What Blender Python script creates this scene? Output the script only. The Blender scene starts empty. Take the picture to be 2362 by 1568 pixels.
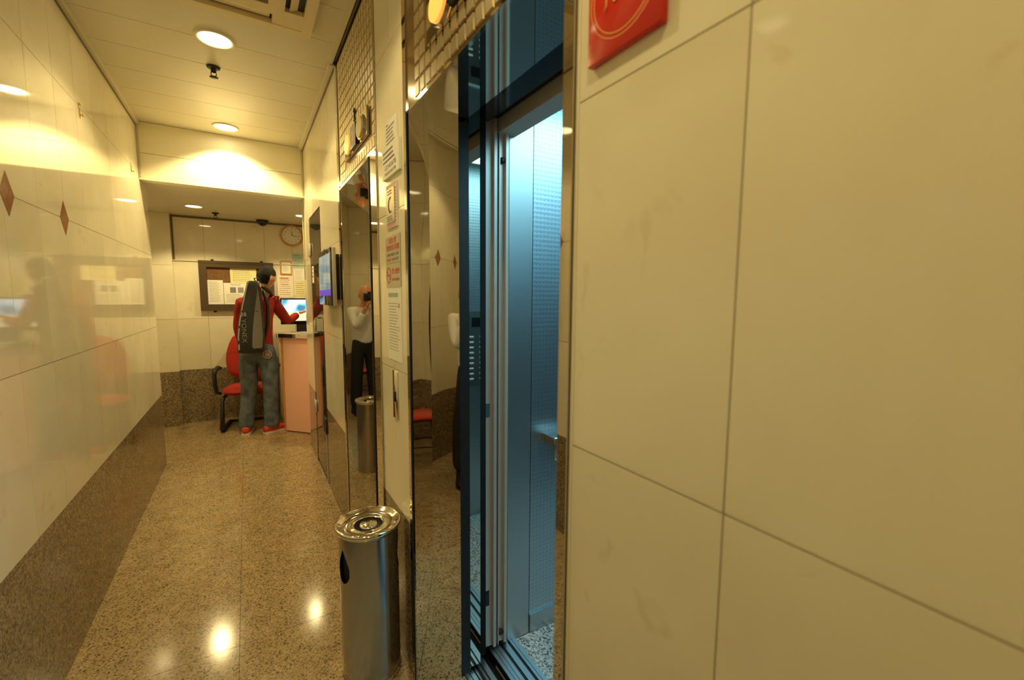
import bpy, bmesh, math, random
from mathutils import Vector, Matrix
random.seed(7)
PI = math.pi
sc = bpy.context.scene
C = sc.collection

# ------------------------------------------------------------ camera, world, exposure
def setup_camera():
    t, p, r = map(math.radians, (31.503, 5.621, 0.348))
    F = Vector((math.sin(t)*math.cos(p), math.cos(t)*math.cos(p), -math.sin(p)))
    R0 = Vector((math.cos(t), -math.sin(t), 0)); U0 = R0.cross(F)
    R = math.cos(r)*R0 + math.sin(r)*U0; U = -math.sin(r)*R0 + math.cos(r)*U0
    cd = bpy.data.cameras.new('camera'); cam = bpy.data.objects.new('render_camera', cd); C.objects.link(cam)
    m = Matrix((( R.x, U.x, -F.x, 0), (R.y, U.y, -F.y, 0), (R.z, U.z, -F.z, 1.45), (0, 0, 0, 1)))
    cam.matrix_world = m
    cd.sensor_width = 36; cd.lens = 996.6/2362*36
    cd.clip_start = 0.01; cd.clip_end = 60
    cd.dof.use_dof = True; cd.dof.focus_distance = 3.2; cd.dof.aperture_fstop = 3.2
    sc.camera = cam
    return F, R, U
CF, CR, CU = setup_camera()
sc.view_settings.view_transform = 'Standard'; sc.view_settings.look = 'None'
sc.view_settings.gamma = 1; sc.view_settings.use_curve_mapping = False
sc.view_settings.exposure = -0.05
W = bpy.data.worlds.new('world'); sc.world = W; W.use_nodes = True
W.node_tree.nodes['Background'].inputs[0].default_value = (1, .85, .6, 1)
W.node_tree.nodes['Background'].inputs[1].default_value = 0.05
try:
    sc.cycles.use_denoising = True
    sc.cycles.max_bounces = 14; sc.cycles.diffuse_bounces = 7; sc.cycles.glossy_bounces = 8
    sc.cycles.transmission_bounces = 8
    sc.cycles.sample_clamp_indirect = 8
    sc.cycles.caustics_reflective = True; sc.cycles.blur_glossy = 0.6
except Exception: pass
LAMP_COL = (1.0, 0.77, 0.345)
SPOT_W = 29.0
CAR_W = 8.0

# ------------------------------------------------------------ materials
def nt(name):
    m = bpy.data.materials.new(name); m.use_nodes = True
    return m, m.node_tree, m.node_tree.nodes['Principled BSDF']
def mat(name, col, rough=.5, metal=0, spec=.5, emit=None, es=0, coat=0, ior=None, noise=None, bump=None, alpha=None, trans=0):
    m, t, b = nt(name)
    b.inputs['Base Color'].default_value = (*col, 1)
    b.inputs['Roughness'].default_value = rough; b.inputs['Metallic'].default_value = metal
    b.inputs['Specular IOR Level'].default_value = spec
    if coat: b.inputs['Coat Weight'].default_value = coat; b.inputs['Coat Roughness'].default_value = .05
    if ior: b.inputs['IOR'].default_value = ior
    if trans: b.inputs['Transmission Weight'].default_value = trans
    if emit: b.inputs['Emission Color'].default_value = (*emit, 1); b.inputs['Emission Strength'].default_value = es
    tc = None
    if noise or bump:
        tc = t.nodes.new('ShaderNodeTexCoord')
    if noise:   # (scale, other colour)
        n = t.nodes.new('ShaderNodeTexNoise'); n.inputs['Scale'].default_value = noise[0]; n.inputs['Detail'].default_value = 5
        t.links.new(tc.outputs['Object'], n.inputs['Vector'])
        r = t.nodes.new('ShaderNodeValToRGB'); r.color_ramp.elements[0].position = .38; r.color_ramp.elements[1].position = .66
        r.color_ramp.elements[0].color = (*col, 1); r.color_ramp.elements[1].color = (*noise[1], 1)
        t.links.new(n.outputs['Fac'], r.inputs['Fac']); t.links.new(r.outputs['Color'], b.inputs['Base Color'])
    if bump:    # (scale, strength)
        n = t.nodes.new('ShaderNodeTexNoise'); n.inputs['Scale'].default_value = bump[0]; n.inputs['Detail'].default_value = 3
        t.links.new(tc.outputs['Object'], n.inputs['Vector'])
        bp = t.nodes.new('ShaderNodeBump'); bp.inputs['Strength'].default_value = bump[1]; bp.inputs['Distance'].default_value = .01
        t.links.new(n.outputs['Fac'], bp.inputs['Height']); t.links.new(bp.outputs['Normal'], b.inputs['Normal'])
    return m
def marble(name, c1, c2, rough):
    m, t, b = nt(name)
    tc = t.nodes.new('ShaderNodeTexCoord'); oi = t.nodes.new('ShaderNodeObjectInfo')
    ad = t.nodes.new('ShaderNodeVectorMath'); ad.operation = 'MULTIPLY_ADD'
    mul = t.nodes.new('ShaderNodeCombineXYZ')
    for i in range(3): t.links.new(oi.outputs['Random'], mul.inputs[i])
    ad.inputs[1].default_value = (31, 17, 53)
    t.links.new(mul.outputs[0], ad.inputs[0]); t.links.new(tc.outputs['Object'], ad.inputs[2])
    n1 = t.nodes.new('ShaderNodeTexNoise'); n1.inputs['Scale'].default_value = 3.2; n1.inputs['Detail'].default_value = 8; n1.inputs['Distortion'].default_value = .6
    n2 = t.nodes.new('ShaderNodeTexNoise'); n2.inputs['Scale'].default_value = 9; n2.inputs['Detail'].default_value = 6; n2.inputs['Distortion'].default_value = 1.2
    t.links.new(ad.outputs[0], n1.inputs['Vector']); t.links.new(ad.outputs[0], n2.inputs['Vector'])
    r1 = t.nodes.new('ShaderNodeValToRGB'); r1.color_ramp.elements[0].position = .3; r1.color_ramp.elements[1].position = .7
    r1.color_ramp.elements[0].color = (*c2, 1); r1.color_ramp.elements[1].color = (*c1, 1)
    t.links.new(n1.outputs['Fac'], r1.inputs['Fac'])
    r2 = t.nodes.new('ShaderNodeValToRGB'); e = r2.color_ramp.elements
    e[0].position = .24; e[0].color = (.80, .72, .58, 1); e[1].position = .36; e[1].color = (1, 1, 1, 1)
    t.links.new(n2.outputs['Fac'], r2.inputs['Fac'])
    mx = t.nodes.new('ShaderNodeMix'); mx.data_type = 'RGBA'; mx.blend_type = 'MULTIPLY'; mx.inputs['Factor'].default_value = .55
    t.links.new(r1.outputs[0], mx.inputs['A']); t.links.new(r2.outputs[0], mx.inputs['B'])
    hs = t.nodes.new('ShaderNodeHueSaturation'); mr = t.nodes.new('ShaderNodeMapRange')
    mr.inputs['To Min'].default_value = .955; mr.inputs['To Max'].default_value = 1.03
    t.links.new(oi.outputs['Random'], mr.inputs['Value']); t.links.new(mr.outputs[0], hs.inputs['Value'])
    t.links.new(mx.outputs['Result'], hs.inputs['Color']); t.links.new(hs.outputs[0], b.inputs['Base Color'])
    b.inputs['Roughness'].default_value = rough; b.inputs['IOR'].default_value = 1.62
    return m
def granite(name, cols, scale, rough):
    m, t, b = nt(name)
    tc = t.nodes.new('ShaderNodeTexCoord'); gm = t.nodes.new('ShaderNodeNewGeometry')
    v = t.nodes.new('ShaderNodeTexVoronoi'); v.inputs['Scale'].default_value = scale
    nz = t.nodes.new('ShaderNodeTexNoise'); nz.inputs['Scale'].default_value = scale*1.3; nz.inputs['Detail'].default_value = 3
    t.links.new(gm.outputs['Position'], nz.inputs['Vector'])
    vm = t.nodes.new('ShaderNodeVectorMath'); vm.operation = 'MULTIPLY_ADD'; vm.inputs[1].default_value = (.012, .012, .012)
    t.links.new(nz.outputs['Color'], vm.inputs[0]); t.links.new(gm.outputs['Position'], vm.inputs[2])
    t.links.new(vm.outputs[0], v.inputs['Vector'])
    sx = t.nodes.new('ShaderNodeSeparateColor'); t.links.new(v.outputs['Color'], sx.inputs[0])
    r = t.nodes.new('ShaderNodeValToRGB'); r.color_ramp.interpolation = 'CONSTANT'
    els = r.color_ramp.elements
    while len(els) < len(cols): els.new(.5)
    for e, (p, c) in zip(els, cols): e.position = p; e.color = (*c, 1)
    t.links.new(sx.outputs['Red'], r.inputs['Fac'])
    n2 = t.nodes.new('ShaderNodeTexNoise'); n2.inputs['Scale'].default_value = scale*.06; n2.inputs['Detail'].default_value = 4
    t.links.new(gm.outputs['Position'], n2.inputs['Vector'])
    mr = t.nodes.new('ShaderNodeMapRange'); mr.inputs['From Min'].default_value = .3; mr.inputs['From Max'].default_value = .7
    mr.inputs['To Min'].default_value = .86; mr.inputs['To Max'].default_value = 1.12
    t.links.new(n2.outputs['Fac'], mr.inputs['Value'])
    hs = t.nodes.new('ShaderNodeHueSaturation'); t.links.new(mr.outputs[0], hs.inputs['Value'])
    t.links.new(r.outputs[0], hs.inputs['Color']); t.links.new(hs.outputs[0], b.inputs['Base Color'])
    b.inputs['Roughness'].default_value = rough
    return m
def brushed(name, col, rough, vertical=True, bumpd=.0006, scale=(220, 220, 2), pattern=False):
    m, t, b = nt(name)
    b.inputs['Base Color'].default_value = (*col, 1); b.inputs['Metallic'].default_value = 1
    tc = t.nodes.new('ShaderNodeTexCoord'); mp = t.nodes.new('ShaderNodeMapping'); mp.inputs['Scale'].default_value = scale
    n = t.nodes.new('ShaderNodeTexNoise'); n.inputs['Scale'].default_value = 1; n.inputs['Detail'].default_value = 4
    t.links.new(tc.outputs['Object'], mp.inputs[0]); t.links.new(mp.outputs[0], n.inputs['Vector'])
    mr = t.nodes.new('ShaderNodeMapRange'); q_ = .06 if scale[2] > 800 else .25
    mr.inputs['To Min'].default_value = rough*(1-q_); mr.inputs['To Max'].default_value = rough*(1+q_)
    t.links.new(n.outputs['Fac'], mr.inputs['Value']); t.links.new(mr.outputs[0], b.inputs['Roughness'])
    bp = t.nodes.new('ShaderNodeBump'); bp.inputs['Strength'].default_value = .0 if scale[2] > 800 else .25; bp.inputs['Distance'].default_value = bumpd
    t.links.new(n.outputs['Fac'], bp.inputs['Height'])
    if pattern:
        v = t.nodes.new('ShaderNodeTexVoronoi'); v.inputs['Scale'].default_value = 55; v.inputs['Randomness'].default_value = 0
        t.links.new(tc.outputs['Object'], v.inputs['Vector'])
        r = t.nodes.new('ShaderNodeValToRGB'); r.color_ramp.elements[0].position = .16; r.color_ramp.elements[1].position = .22
        r.color_ramp.elements[0].color = (.35, .4, .42, 1); r.color_ramp.elements[1].color = (*col, 1)
        t.links.new(v.outputs['Distance'], r.inputs['Fac']); t.links.new(r.outputs[0], b.inputs['Base Color'])
        bp2 = t.nodes.new('ShaderNodeBump'); bp2.inputs['Strength'].default_value = .5; bp2.inputs['Distance'].default_value = .001
        t.links.new(v.outputs['Distance'], bp2.inputs['Height']); t.links.new(bp.outputs[0], bp2.inputs['Normal'])
        bp = bp2
    t.links.new(bp.outputs[0], b.inputs['Normal'])
    return m
def mirror(name, col, rough, warp=.0, wscale=3):
    m, t, b = nt(name)
    b.inputs['Base Color'].default_value = (*col, 1); b.inputs['Metallic'].default_value = 1; b.inputs['Roughness'].default_value = rough
    if warp:
        g = t.nodes.new('ShaderNodeNewGeometry'); n = t.nodes.new('ShaderNodeTexNoise'); n.inputs['Scale'].default_value = wscale; n.inputs['Detail'].default_value = 0
        t.links.new(g.outputs['Position'], n.inputs['Vector'])
        bp = t.nodes.new('ShaderNodeBump'); bp.inputs['Strength'].default_value = warp; bp.inputs['Distance'].default_value = .01
        t.links.new(n.outputs['Fac'], bp.inputs['Height']); t.links.new(bp.outputs[0], b.inputs['Normal'])
    return m
M = dict(
    marble=marble('cream marble', (.86, .82, .66), (.78, .73, .56), .05),
    joint=mat('tile joint', (.26, .23, .15), .8),
    granite=granite('brown granite base', [(0, (.06, .045, .03)), (.16, (.20, .15, .09)), (.42, (.31, .23, .13)), (.72, (.40, .31, .18)), (.9, (.17, .15, .13))], 150, .1),
    floor=granite('speckled granite floor', [(0, (.07, .055, .035)), (.11, (.25, .17, .085)), (.27, (.39, .28, .14)), (.62, (.50, .375, .20)), (.87, (.36, .29, .19))], 200, .13),
    carfloor=granite('pale terrazzo', [(0, (.03, .04, .05)), (.14, (.25, .25, .24)), (.32, (.62, .60, .56)), (.8, (.75, .74, .70)), (.9, (.2, .22, .24))], 170, .3),
    diamond=mat('brown marble', (.27, .125, .055), .12, noise=(30, (.36, .18, .08))),
    ceil=mat('painted metal ceiling', (.68, .64, .51), .35, bump=(4, .05)),
    beam=mat('painted fascia board', (.86, .81, .63), .4),
    trim=mat('ceiling trim', (.60, .55, .40), .45),
    darktrim=mat('dirty dark trim', (.16, .13, .09), .6),  # dark backings; thin strips of it paint the shade in gaps
    mirror=mirror('polished steel', (.66, .61, .53), .025, .012, 4),
    jambmirror=mirror('warped polished steel', (.74, .71, .65), .018, .02, 3.0),
    bronze_lit=mirror('champagne mirror', (.66, .57, .42), .14),  # bronze with the bright reflections over the far lift put into its colour
    bronze=mirror('bronze mirror', (.52, .41, .27), .12),
    gold=brushed('brushed gold', (.84, .77, .58), .32),
    steel=brushed('brushed steel', (.62, .60, .57), .22),
    binsteel=brushed('bin steel', (.47, .475, .48), .22, scale=(150, 150, 1.5), bumpd=.0003),
    chrome=mirror('chrome', (.82, .78, .70), .06),
    carsteel=brushed('lift car steel', (.50, .52, .53), .36, scale=(4, 4, 900), bumpd=.00012),
    cartex=brushed('dotted lift car steel', (.50, .57, .62), .36, scale=(4, 4, 900), bumpd=.00012, pattern=True),
    leaf=mat('door leaf steel', (.66, .60, .54), .40, metal=.45),
    alu=brushed('grooved aluminium', (.50, .51, .51), .38, scale=(400, 4, 400), bumpd=.0001),
    black=mat('black', (.012, .012, .012), .5),
    blackgloss=mat('glossy black', (.012, .012, .014), .12),
    void=mat('dark void', (.004, .004, .004), .9),
    plasticcream=mat('aged cream plastic', (.76, .66, .42), .4),
    grille=mat('grey brown filter', (.22, .17, .09), .7),
    white=mat('lampring', (.80, .74, .58), .35),
    lamp=mat('lamp diffuser', (1, .95, .8), .4, emit=(1, .86, .50), es=20),
    carlamp=mat('car lamp diffuser', (.8, 1, 1), .4, emit=(.34, .86, .92), es=2.6),
    brass=mirror('brass', (.80, .62, .28), .15),
    paper=mat('white paper', (.86, .85, .78), .6),
    paperyellow=mat('yellow paper', (.86, .80, .42), .6),
    papergreen=mat('pale green paper', (.50, .66, .52), .6),
    paperpink=mat('pink bordered paper', (.88, .78, .68), .6),
    ink=mat('grey ink', (.22, .21, .19), .7),
    inkred=mat('red ink', (.62, .09, .06), .6),
    inkgreen=mat('green ink', (.30, .42, .30), .6),
    signmetal=mat('grey metal plate', (.50, .48, .38), .3, metal=.4),
    red=mat('glossy red', (.72, .028, .012), .18),
    redframe=mat('red hazard border', (.66, .12, .08), .35),
    goldline=mat('gold engraving', (.85, .45, .12), .35, metal=.3),
    cork=mat('brown cork', (.16, .075, .025), .8, noise=(60, (.22, .11, .04))),
    darkwood=mat('dark brown frame', (.085, .055, .03), .3, coat=.3),
    woodframe=mat('light wood', (.52, .27, .09), .4, noise=(20, (.60, .33, .12))),
    pink=mat('pink laminate', (.92, .53, .42), .35),
    deskwood=mat('orange wood edge', (.58, .26, .07), .4, noise=(14, (.66, .33, .10))),
    desktop=mat('worn laminate top', (.55, .44, .28), .25),
    redfabric=mat('red fabric', (.42, .022, .01), .85, bump=(300, .25)),
    redknit=mat('red sweatshirt', (.42, .020, .012), .85, noise=(9, (.25, .010, .008)), bump=(60, .3)),
    denim=mat('faded blue denim', (.062, .082, .112), .85, noise=(11, (.145, .18, .23)), bump=(45, .4)),
    skin=mat('skin', (.62, .33, .17), .5),
    skindark=mat('reddish skin', (.60, .27, .13), .32),
    hair=mat('black hair', (.012, .01, .009), .7, spec=.2, bump=(140, .6)),
    shoered=mat('red shoe', (.70, .06, .03), .5),
    shoewhite=mat('white sole', (.75, .70, .60), .5),
    bagblack=mat('black nylon bag', (.022, .022, .024), .45, bump=(28, .35)),
    baggrey=mat('grey panel', (.17, .165, .16), .55, bump=(40, .15)),
    bagpipe=mat('light grey piping', (.42, .41, .38), .5),
    logo=mat('grey lettering', (.22, .22, .22), .5),
    shirt=mat('white shirt', (.80, .78, .74), .7, bump=(25, .3)),
    trousers=mat('black trousers', (.012, .011, .012), .8),
    plasticred=mat('red plastic', (.62, .05, .025), .3),
    clockface=mat('clock face', (.78, .75, .64), .4),
    glass=mat('smoked glass', (.035, .03, .022), .03, ior=1.9, spec=.8),
    
    dome=mat('dark smoked dome', (.01, .012, .012), .08),
    grey=mat('grey plastic', (.32, .31, .28), .4),
    orange=mat('lit amber lens', (.9, .45, .12), .25, emit=(1, .42, .08), es=.9),
    lensclear=mat('frosted lens', (.72, .62, .36), .18),
    led=mat('dim red digit', (.4, .1, .03), .4, emit=(1, .28, .06), es=.6),
    buttonlit=mat('pale button', (.7, .8, .8), .3, emit=(.6, .9, .9), es=.12),
    cablecream=mat('cream cable', (.62, .55, .32), .5),
)
def screen_mat(name, cols, strength):
    m, t, b = nt(name)
    tc = t.nodes.new('ShaderNodeTexCoord'); n = t.nodes.new('ShaderNodeTexNoise'); n.inputs['Scale'].default_value = 7; n.inputs['Detail'].default_value = 1
    t.links.new(tc.outputs['Object'], n.inputs['Vector'])
    r = t.nodes.new('ShaderNodeValToRGB'); els = r.color_ramp.elements
    while len(els) < len(cols): els.new(.5)
    for e, (p, c) in zip(els, cols): e.position = p; e.color = (*c, 1)
    t.links.new(n.outputs['Fac'], r.inputs['Fac']); t.links.new(r.outputs[0], b.inputs['Emission Color'])
    b.inputs['Emission Strength'].default_value = strength; b.inputs['Base Color'].default_value = (.02, .02, .02, 1); b.inputs['Roughness'].default_value = .1
    return m
M['screen_info'] = screen_mat('info screen picture', [(.3, (.20, .34, .38)), (.5, (.42, .55, .52)), (.7, (.60, .70, .62))], .55)
M['screen_purple'] = mat('purple caption bar', (.1, .05, .3), .1, emit=(.13, .06, .55), es=.9)
M['screen_tv'] = screen_mat('television picture', [(.34, (.04, .22, .34)), (.45, (.20, .62, .90)), (.56, (.85, .97, 1))], 1.5)
M['screen_tvlow'] = mat('television lower picture', (.5, .5, .4), .2, emit=(1, .82, .52), es=1.1)

# ------------------------------------------------------------ mesh helpers
def world_off(p):
    o = Vector((0, 0, 0))
    while p is not None: o += p.location; p = p.parent
    return o
def mk(name, verts, faces, m, parent=None, smooth=False, mats=None, fmat=None):
    off = world_off(parent) if parent else Vector((0, 0, 0))
    me = bpy.data.meshes.new(name); me.from_pydata([tuple(Vector(v)-off) for v in verts], [], faces)
    for x in (mats or [m]): me.materials.append(x)
    if fmat:
        for p, i in zip(me.polygons, fmat): p.material_index = i
    if smooth: me.polygons.foreach_set('use_smooth', [True]*len(me.polygons))
    me.update()
    o = bpy.data.objects.new(name, me); C.objects.link(o)
    if parent: o.parent = parent
    return o
BF = [(0, 3, 2, 1), (4, 5, 6, 7), (0, 1, 5, 4), (1, 2, 6, 5), (2, 3, 7, 6), (3, 0, 4, 7)]
def boxv(lo, hi):
    (a, b, c), (d, e, f) = lo, hi
    return [(a, b, c), (d, b, c), (d, e, c), (a, e, c), (a, b, f), (d, b, f), (d, e, f), (a, e, f)]
def boxes(name, lst, m, parent=None):
    v, f = [], []
    for lo, hi in lst:
        lo2 = tuple(min(a, b) for a, b in zip(lo, hi)); hi2 = tuple(max(a, b) for a, b in zip(lo, hi))
        k = len(v); v += boxv(lo2, hi2); f += [tuple(i+k for i in q) for q in BF]
    return mk(name, v, f, m, parent)
def box(name, lo, hi, m, parent=None): return boxes(name, [(lo, hi)], m, parent)
def bevel_box(name, lo, hi, m, parent=None, r=.01, seg=3, smooth=True):
    bm = bmesh.new(); lo, hi = Vector(lo), Vector(hi)
    bmesh.ops.create_cube(bm, size=1)
    for v in bm.verts: v.co = Vector((v.co.x*(hi.x-lo.x), v.co.y*(hi.y-lo.y), v.co.z*(hi.z-lo.z)))+(lo+hi)/2
    bmesh.ops.bevel(bm, geom=bm.edges[:], offset=r, segments=seg, affect='EDGES', profile=.5)
    v = [tuple(x.co) for x in bm.verts]; bm.verts.index_update(); f = [tuple(q.index for q in p.verts) for p in bm.faces]; bm.free()
    return mk(name, v, f, m, parent, smooth)
def lathe(name, prof, c, m, parent=None, n=40, smooth=True, closed=False):
    v, f = [], []
    for (r, z) in prof:
        for i in range(n):
            a = 2*PI*i/n; v.append((c[0]+r*math.cos(a), c[1]+r*math.sin(a), c[2]+z))
    k = len(prof)
    for j in range(k-1):
        for i in range(n):
            i2 = (i+1) % n; f.append((j*n+i, j*n+i2, (j+1)*n+i2, (j+1)*n+i))
    if prof[0][0] > 1e-6 and closed: f.append(tuple(range(n-1, -1, -1)))
    if prof[-1][0] > 1e-6 and closed: f.append(tuple((k-1)*n+i for i in range(n)))
    return mk(name, v, f, m, parent, smooth)
def tube(name, pts, r, m, parent=None, n=10, smooth=True):
    pts = [Vector(p) for p in pts]; v, f = [], []
    rs = r if isinstance(r, (list, tuple)) else [r]*len(pts)
    prev = None
    for i, p in enumerate(pts):
        d = (pts[min(i+1, len(pts)-1)]-pts[max(i-1, 0)]).normalized()
        if prev is None:
            a = Vector((0, 0, 1)) if abs(d.z) < .9 else Vector((1, 0, 0)); u = d.cross(a).normalized()
        else: u = (prev-d*prev.dot(d)).normalized()
        prev = u; w = d.cross(u)
        for k in range(n):
            t = 2*PI*k/n; v.append(p+rs[i]*(math.cos(t)*u+math.sin(t)*w))
    for i in range(len(pts)-1):
        for k in range(n):
            k2 = (k+1) % n; f.append((i*n+k, i*n+k2, (i+1)*n+k2, (i+1)*n+k))
    f.append(tuple(range(n-1, -1, -1))); f.append(tuple((len(pts)-1)*n+k for k in range(n)))
    return mk(name, v, f, m, parent, smooth)
def prism(name, outline, frame, d0, d1, m, parent=None, smooth=False):
    O, X, Y, N = frame; n = len(outline); v = []
    for d in (d0, d1):
        for (a, b) in outline: v.append(O+X*a+Y*b+N*d)
    f = [tuple(range(n-1, -1, -1)), tuple(range(n, 2*n))]+[(i, (i+1) % n, n+(i+1) % n, n+i) for i in range(n)]
    return mk(name, v, f, m, parent, smooth)
def tag(o, label, cat, group=None, kind=None):
    if label: o['label'] = label
    if cat: o['category'] = cat
    if group: o['group'] = group
    if kind: o['kind'] = kind
    return o
def thing(name, label, cat, loc, group=None):
    o = bpy.data.objects.new(name, None); C.objects.link(o); o.location = loc; o.empty_display_size = .05
    return tag(o, label, cat, group)
def struct(o, label=None):
    o['kind'] = 'structure'
    if label: o['label'] = label
    return o
# frames: origin, reading direction, up, normal towards the room
XR = .482; XL = -.65; YF = 6.05
FR = (Vector((XR, 0, 0)), Vector((0, -1, 0)), Vector((0, 0, 1)), Vector((-1, 0, 0)))      # right wall; u = -y
FF = (Vector((0, YF, 0)), Vector((1, 0, 0)), Vector((0, 0, 1)), Vector((0, -1, 0)))       # far wall; u = x
def fbox(name, fr, u0, v0, u1, v1, d0, d1, m, parent=None):
    O, X, Y, N = fr
    P = [O+X*u+Y*v+N*d for u in (u0, u1) for v in (v0, v1) for d in (d0, d1)]
    lo = [min(p[i] for p in P) for i in range(3)]; hi = [max(p[i] for p in P) for i in range(3)]
    return box(name, lo, hi, m, parent)
def printed(name, fr, u0, v0, u1, v1, d, rows, m, parent, fill=.9, seed=1, wordy=True, thick=.45):
    rnd = random.Random(seed); O, X, Y, N = fr; v, f = [], []
    hgt = (v1-v0)/rows
    for r in range(rows):
        u = u0; end = u0+(u1-u0)*rnd.uniform(fill-.25, fill)
        while u < end:
            w = rnd.uniform(.03, .10)*(u1-u0) if wordy else (end-u0)
            zc = v1-(r+.5)*hgt; h2 = hgt*thick/2; ue = min(u+w, end); k = len(v)
            for a, b in ((u, zc-h2), (ue, zc-h2), (ue, zc+h2), (u, zc+h2)): v.append(O+X*a+Y*b+N*d)
            f.append((k, k+1, k+2, k+3)); u = ue+(u1-u0)*.018
    return mk(name, v, f, m, parent)
def text(name, body, fr, u, v, size, d, m, parent, depth=.0006, align='CENTER', rot=0, sx=1):
    cu = bpy.data.curves.new(name, 'FONT'); cu.body = body; cu.size = size; cu.align_x = align; cu.align_y = 'CENTER'
    cu.extrude = depth/2; cu.resolution_u = 3
    o = bpy.data.objects.new(name, cu); C.objects.link(o)
    dg = bpy.context.evaluated_depsgraph_get(); dg.update()
    me = bpy.data.meshes.new_from_object(o.evaluated_get(dg)); bpy.data.objects.remove(o); bpy.data.curves.remove(cu)
    O, X, Y, N = fr; c, s = math.cos(rot), math.sin(rot)
    off = world_off(parent) if parent else Vector((0, 0, 0))
    for q in me.vertices:
        a, b = q.co.x*sx*c-q.co.y*s, q.co.x*sx*s+q.co.y*c
        q.co = O+X*(u+a)+Y*(v+b)+N*(d+q.co.z)-off
    me.materials.clear(); me.materials.append(m)
    o = bpy.data.objects.new(name, me); C.objects.link(o)
    if parent: o.parent = parent
    return o
_cache = {}
def tile(name, lo, hi, m, parent):
    """a slab; alike slabs share one mesh"""
    d = tuple(round(h-l, 4) for l, h in zip(lo, hi)); key = (name, d, m.name)
    if key not in _cache:
        me = bpy.data.meshes.new(name); me.from_pydata(boxv([-x/2 for x in d], [x/2 for x in d]), [], BF); me.materials.append(m); _cache[key] = me
    o = bpy.data.objects.new(name, _cache[key]); C.objects.link(o)
    o.location = Vector([(l+h)/2 for l, h in zip(lo, hi)])-world_off(parent); o.parent = parent
    return o
ROWS = [.61, 1.19, 1.775, 2.36, 2.75]
def tile_wall(parent, axis, plane, n, u0, u1, seams, z0=0, z1=2.75, gap=.0022, depth=.012, rows=ROWS, gran=True, gseams=None):
    g = gap/2
    def cuts(lst):
        c = [u0]+sorted(s for s in lst if u0+.01 < s < u1-.01)+[u1]; return list(zip(c[:-1], c[1:]))
    def put(name, a, b, za, zb, m):
        a, b, za, zb = a+g, b-g, max(za, z0)+g, min(zb, z1)-g
        if zb-za < .01 or b-a < .005: return
        p0, p1 = sorted((plane, plane-n*depth))
        lo, hi = ((p0, a, za), (p1, b, zb)) if axis == 0 else ((a, p0, za), (b, p1, zb))
        tile(name, lo, hi, m, parent)
    if gran:
        for a, b in cuts(gseams if gseams is not None else seams[::3]): put('granite_panel', a, b, 0, rows[0], M['granite'])
    for za, zb in zip(rows[:-1], rows[1:]):
        for a, b in cuts(seams): put('marble_tile', a, b, za, zb, M['marble'])
def wall(name, axis, plane, n, u0, u1, z0=0, z1=2.78, depth=.012, thick=.12, m=None):
    a, b = sorted((plane-n*depth, plane-n*(depth+thick)))
    lo, hi = ((a, u0, z0), (b, u1, z1)) if axis == 0 else ((u0, a, z0), (u1, b, z1))
    return struct(box(name, lo, hi, m or M['joint']))

# ------------------------------------------------------------ floor and ceilings
FX = [-1.8, -1.23, -.66, -.09, .482]
FY = [-1.39, -.54, .31, 1.16, 2.01, 2.86, 3.71, 4.56, 5.41, 6.2]
fl = struct(boxes('floor', [((-1.8, -1.5, -.12), (.66, 6.2, -.02)), ((.66, 4.4, -.12), (2.0, 6.2, -.02))], M['joint']))
g = .0008
for ya, yb in zip(FY[:-1], FY[1:]):
    ya2, yb2 = max(ya, -1.396), min(yb, 6.15)
    for xa, xb in zip(FX[:-1], FX[1:]):
        if xb <= -.65 and yb2 < 4.6: continue
        tile('floor_slab', (xa+g, ya2+g, -.02), (xb-g, yb2-g, 0), M['floor'], fl)
for xa, xb in ((.482, 1.05), (1.05, 1.62), (1.62, 2.0)):
    for ya, yb in ((4.56, 5.41), (5.41, 6.15)): tile('floor_slab', (xa+g, ya+g, -.02), (xb-g, yb-g, 0), M['floor'], fl)
for ya, yb in ((.60, 1.49), (1.80, 2.70)): tile('floor_slab', (.482+g, ya, -.02), (.649, yb, 0), M['floor'], fl)

ce = struct(box('ceiling', (-.80, -1.5, 2.765), (.62, 4.42, 2.85), M['darktrim']))
y = -1.39; k = 0
while y < 4.34:
    y2 = min(y+.30, 4.35)
    tile('ceiling_strip', (-.66, y+.0015, 2.75), (.60, y2-.0015, 2.766), M['ceil'], ce); y = y2
cl = struct(box('ceiling', (-1.5, 4.40, 2.335), (2.0, 6.2, 2.50), M['darktrim']))
y = 4.45
while y < 6.05:
    y2 = min(y+.40, 6.06); tile('ceiling_panel', (-1.45, y+.001, 2.325), (1.95, y2-.001, 2.336), M['ceil'], cl); y = y2
bt = struct(box('trim_1', (-.75, 4.365, 2.325), (.60, 4.46, 2.78), M['darktrim']), 'cream fascia beam spanning the corridor where the ceiling drops')
box('fascia_board', (-.648, 4.35, 2.522), (.481, 4.368, 2.748), M['beam'], bt)
box('fascia_board', (-.648, 4.35, 2.338), (.481, 4.368, 2.519), M['beam'], bt)
box('edge_strip', (-.648, 4.344, 2.322), (.481, 4.449, 2.337), M['beam'], bt)
box('corner_strip', (-.649, 4.342, 2.34), (-.635, 4.350, 2.748), M['trim'], bt)
box('corner_strip', (.466, 4.342, 2.34), (.480, 4.350, 2.748), M['trim'], bt)

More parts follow.
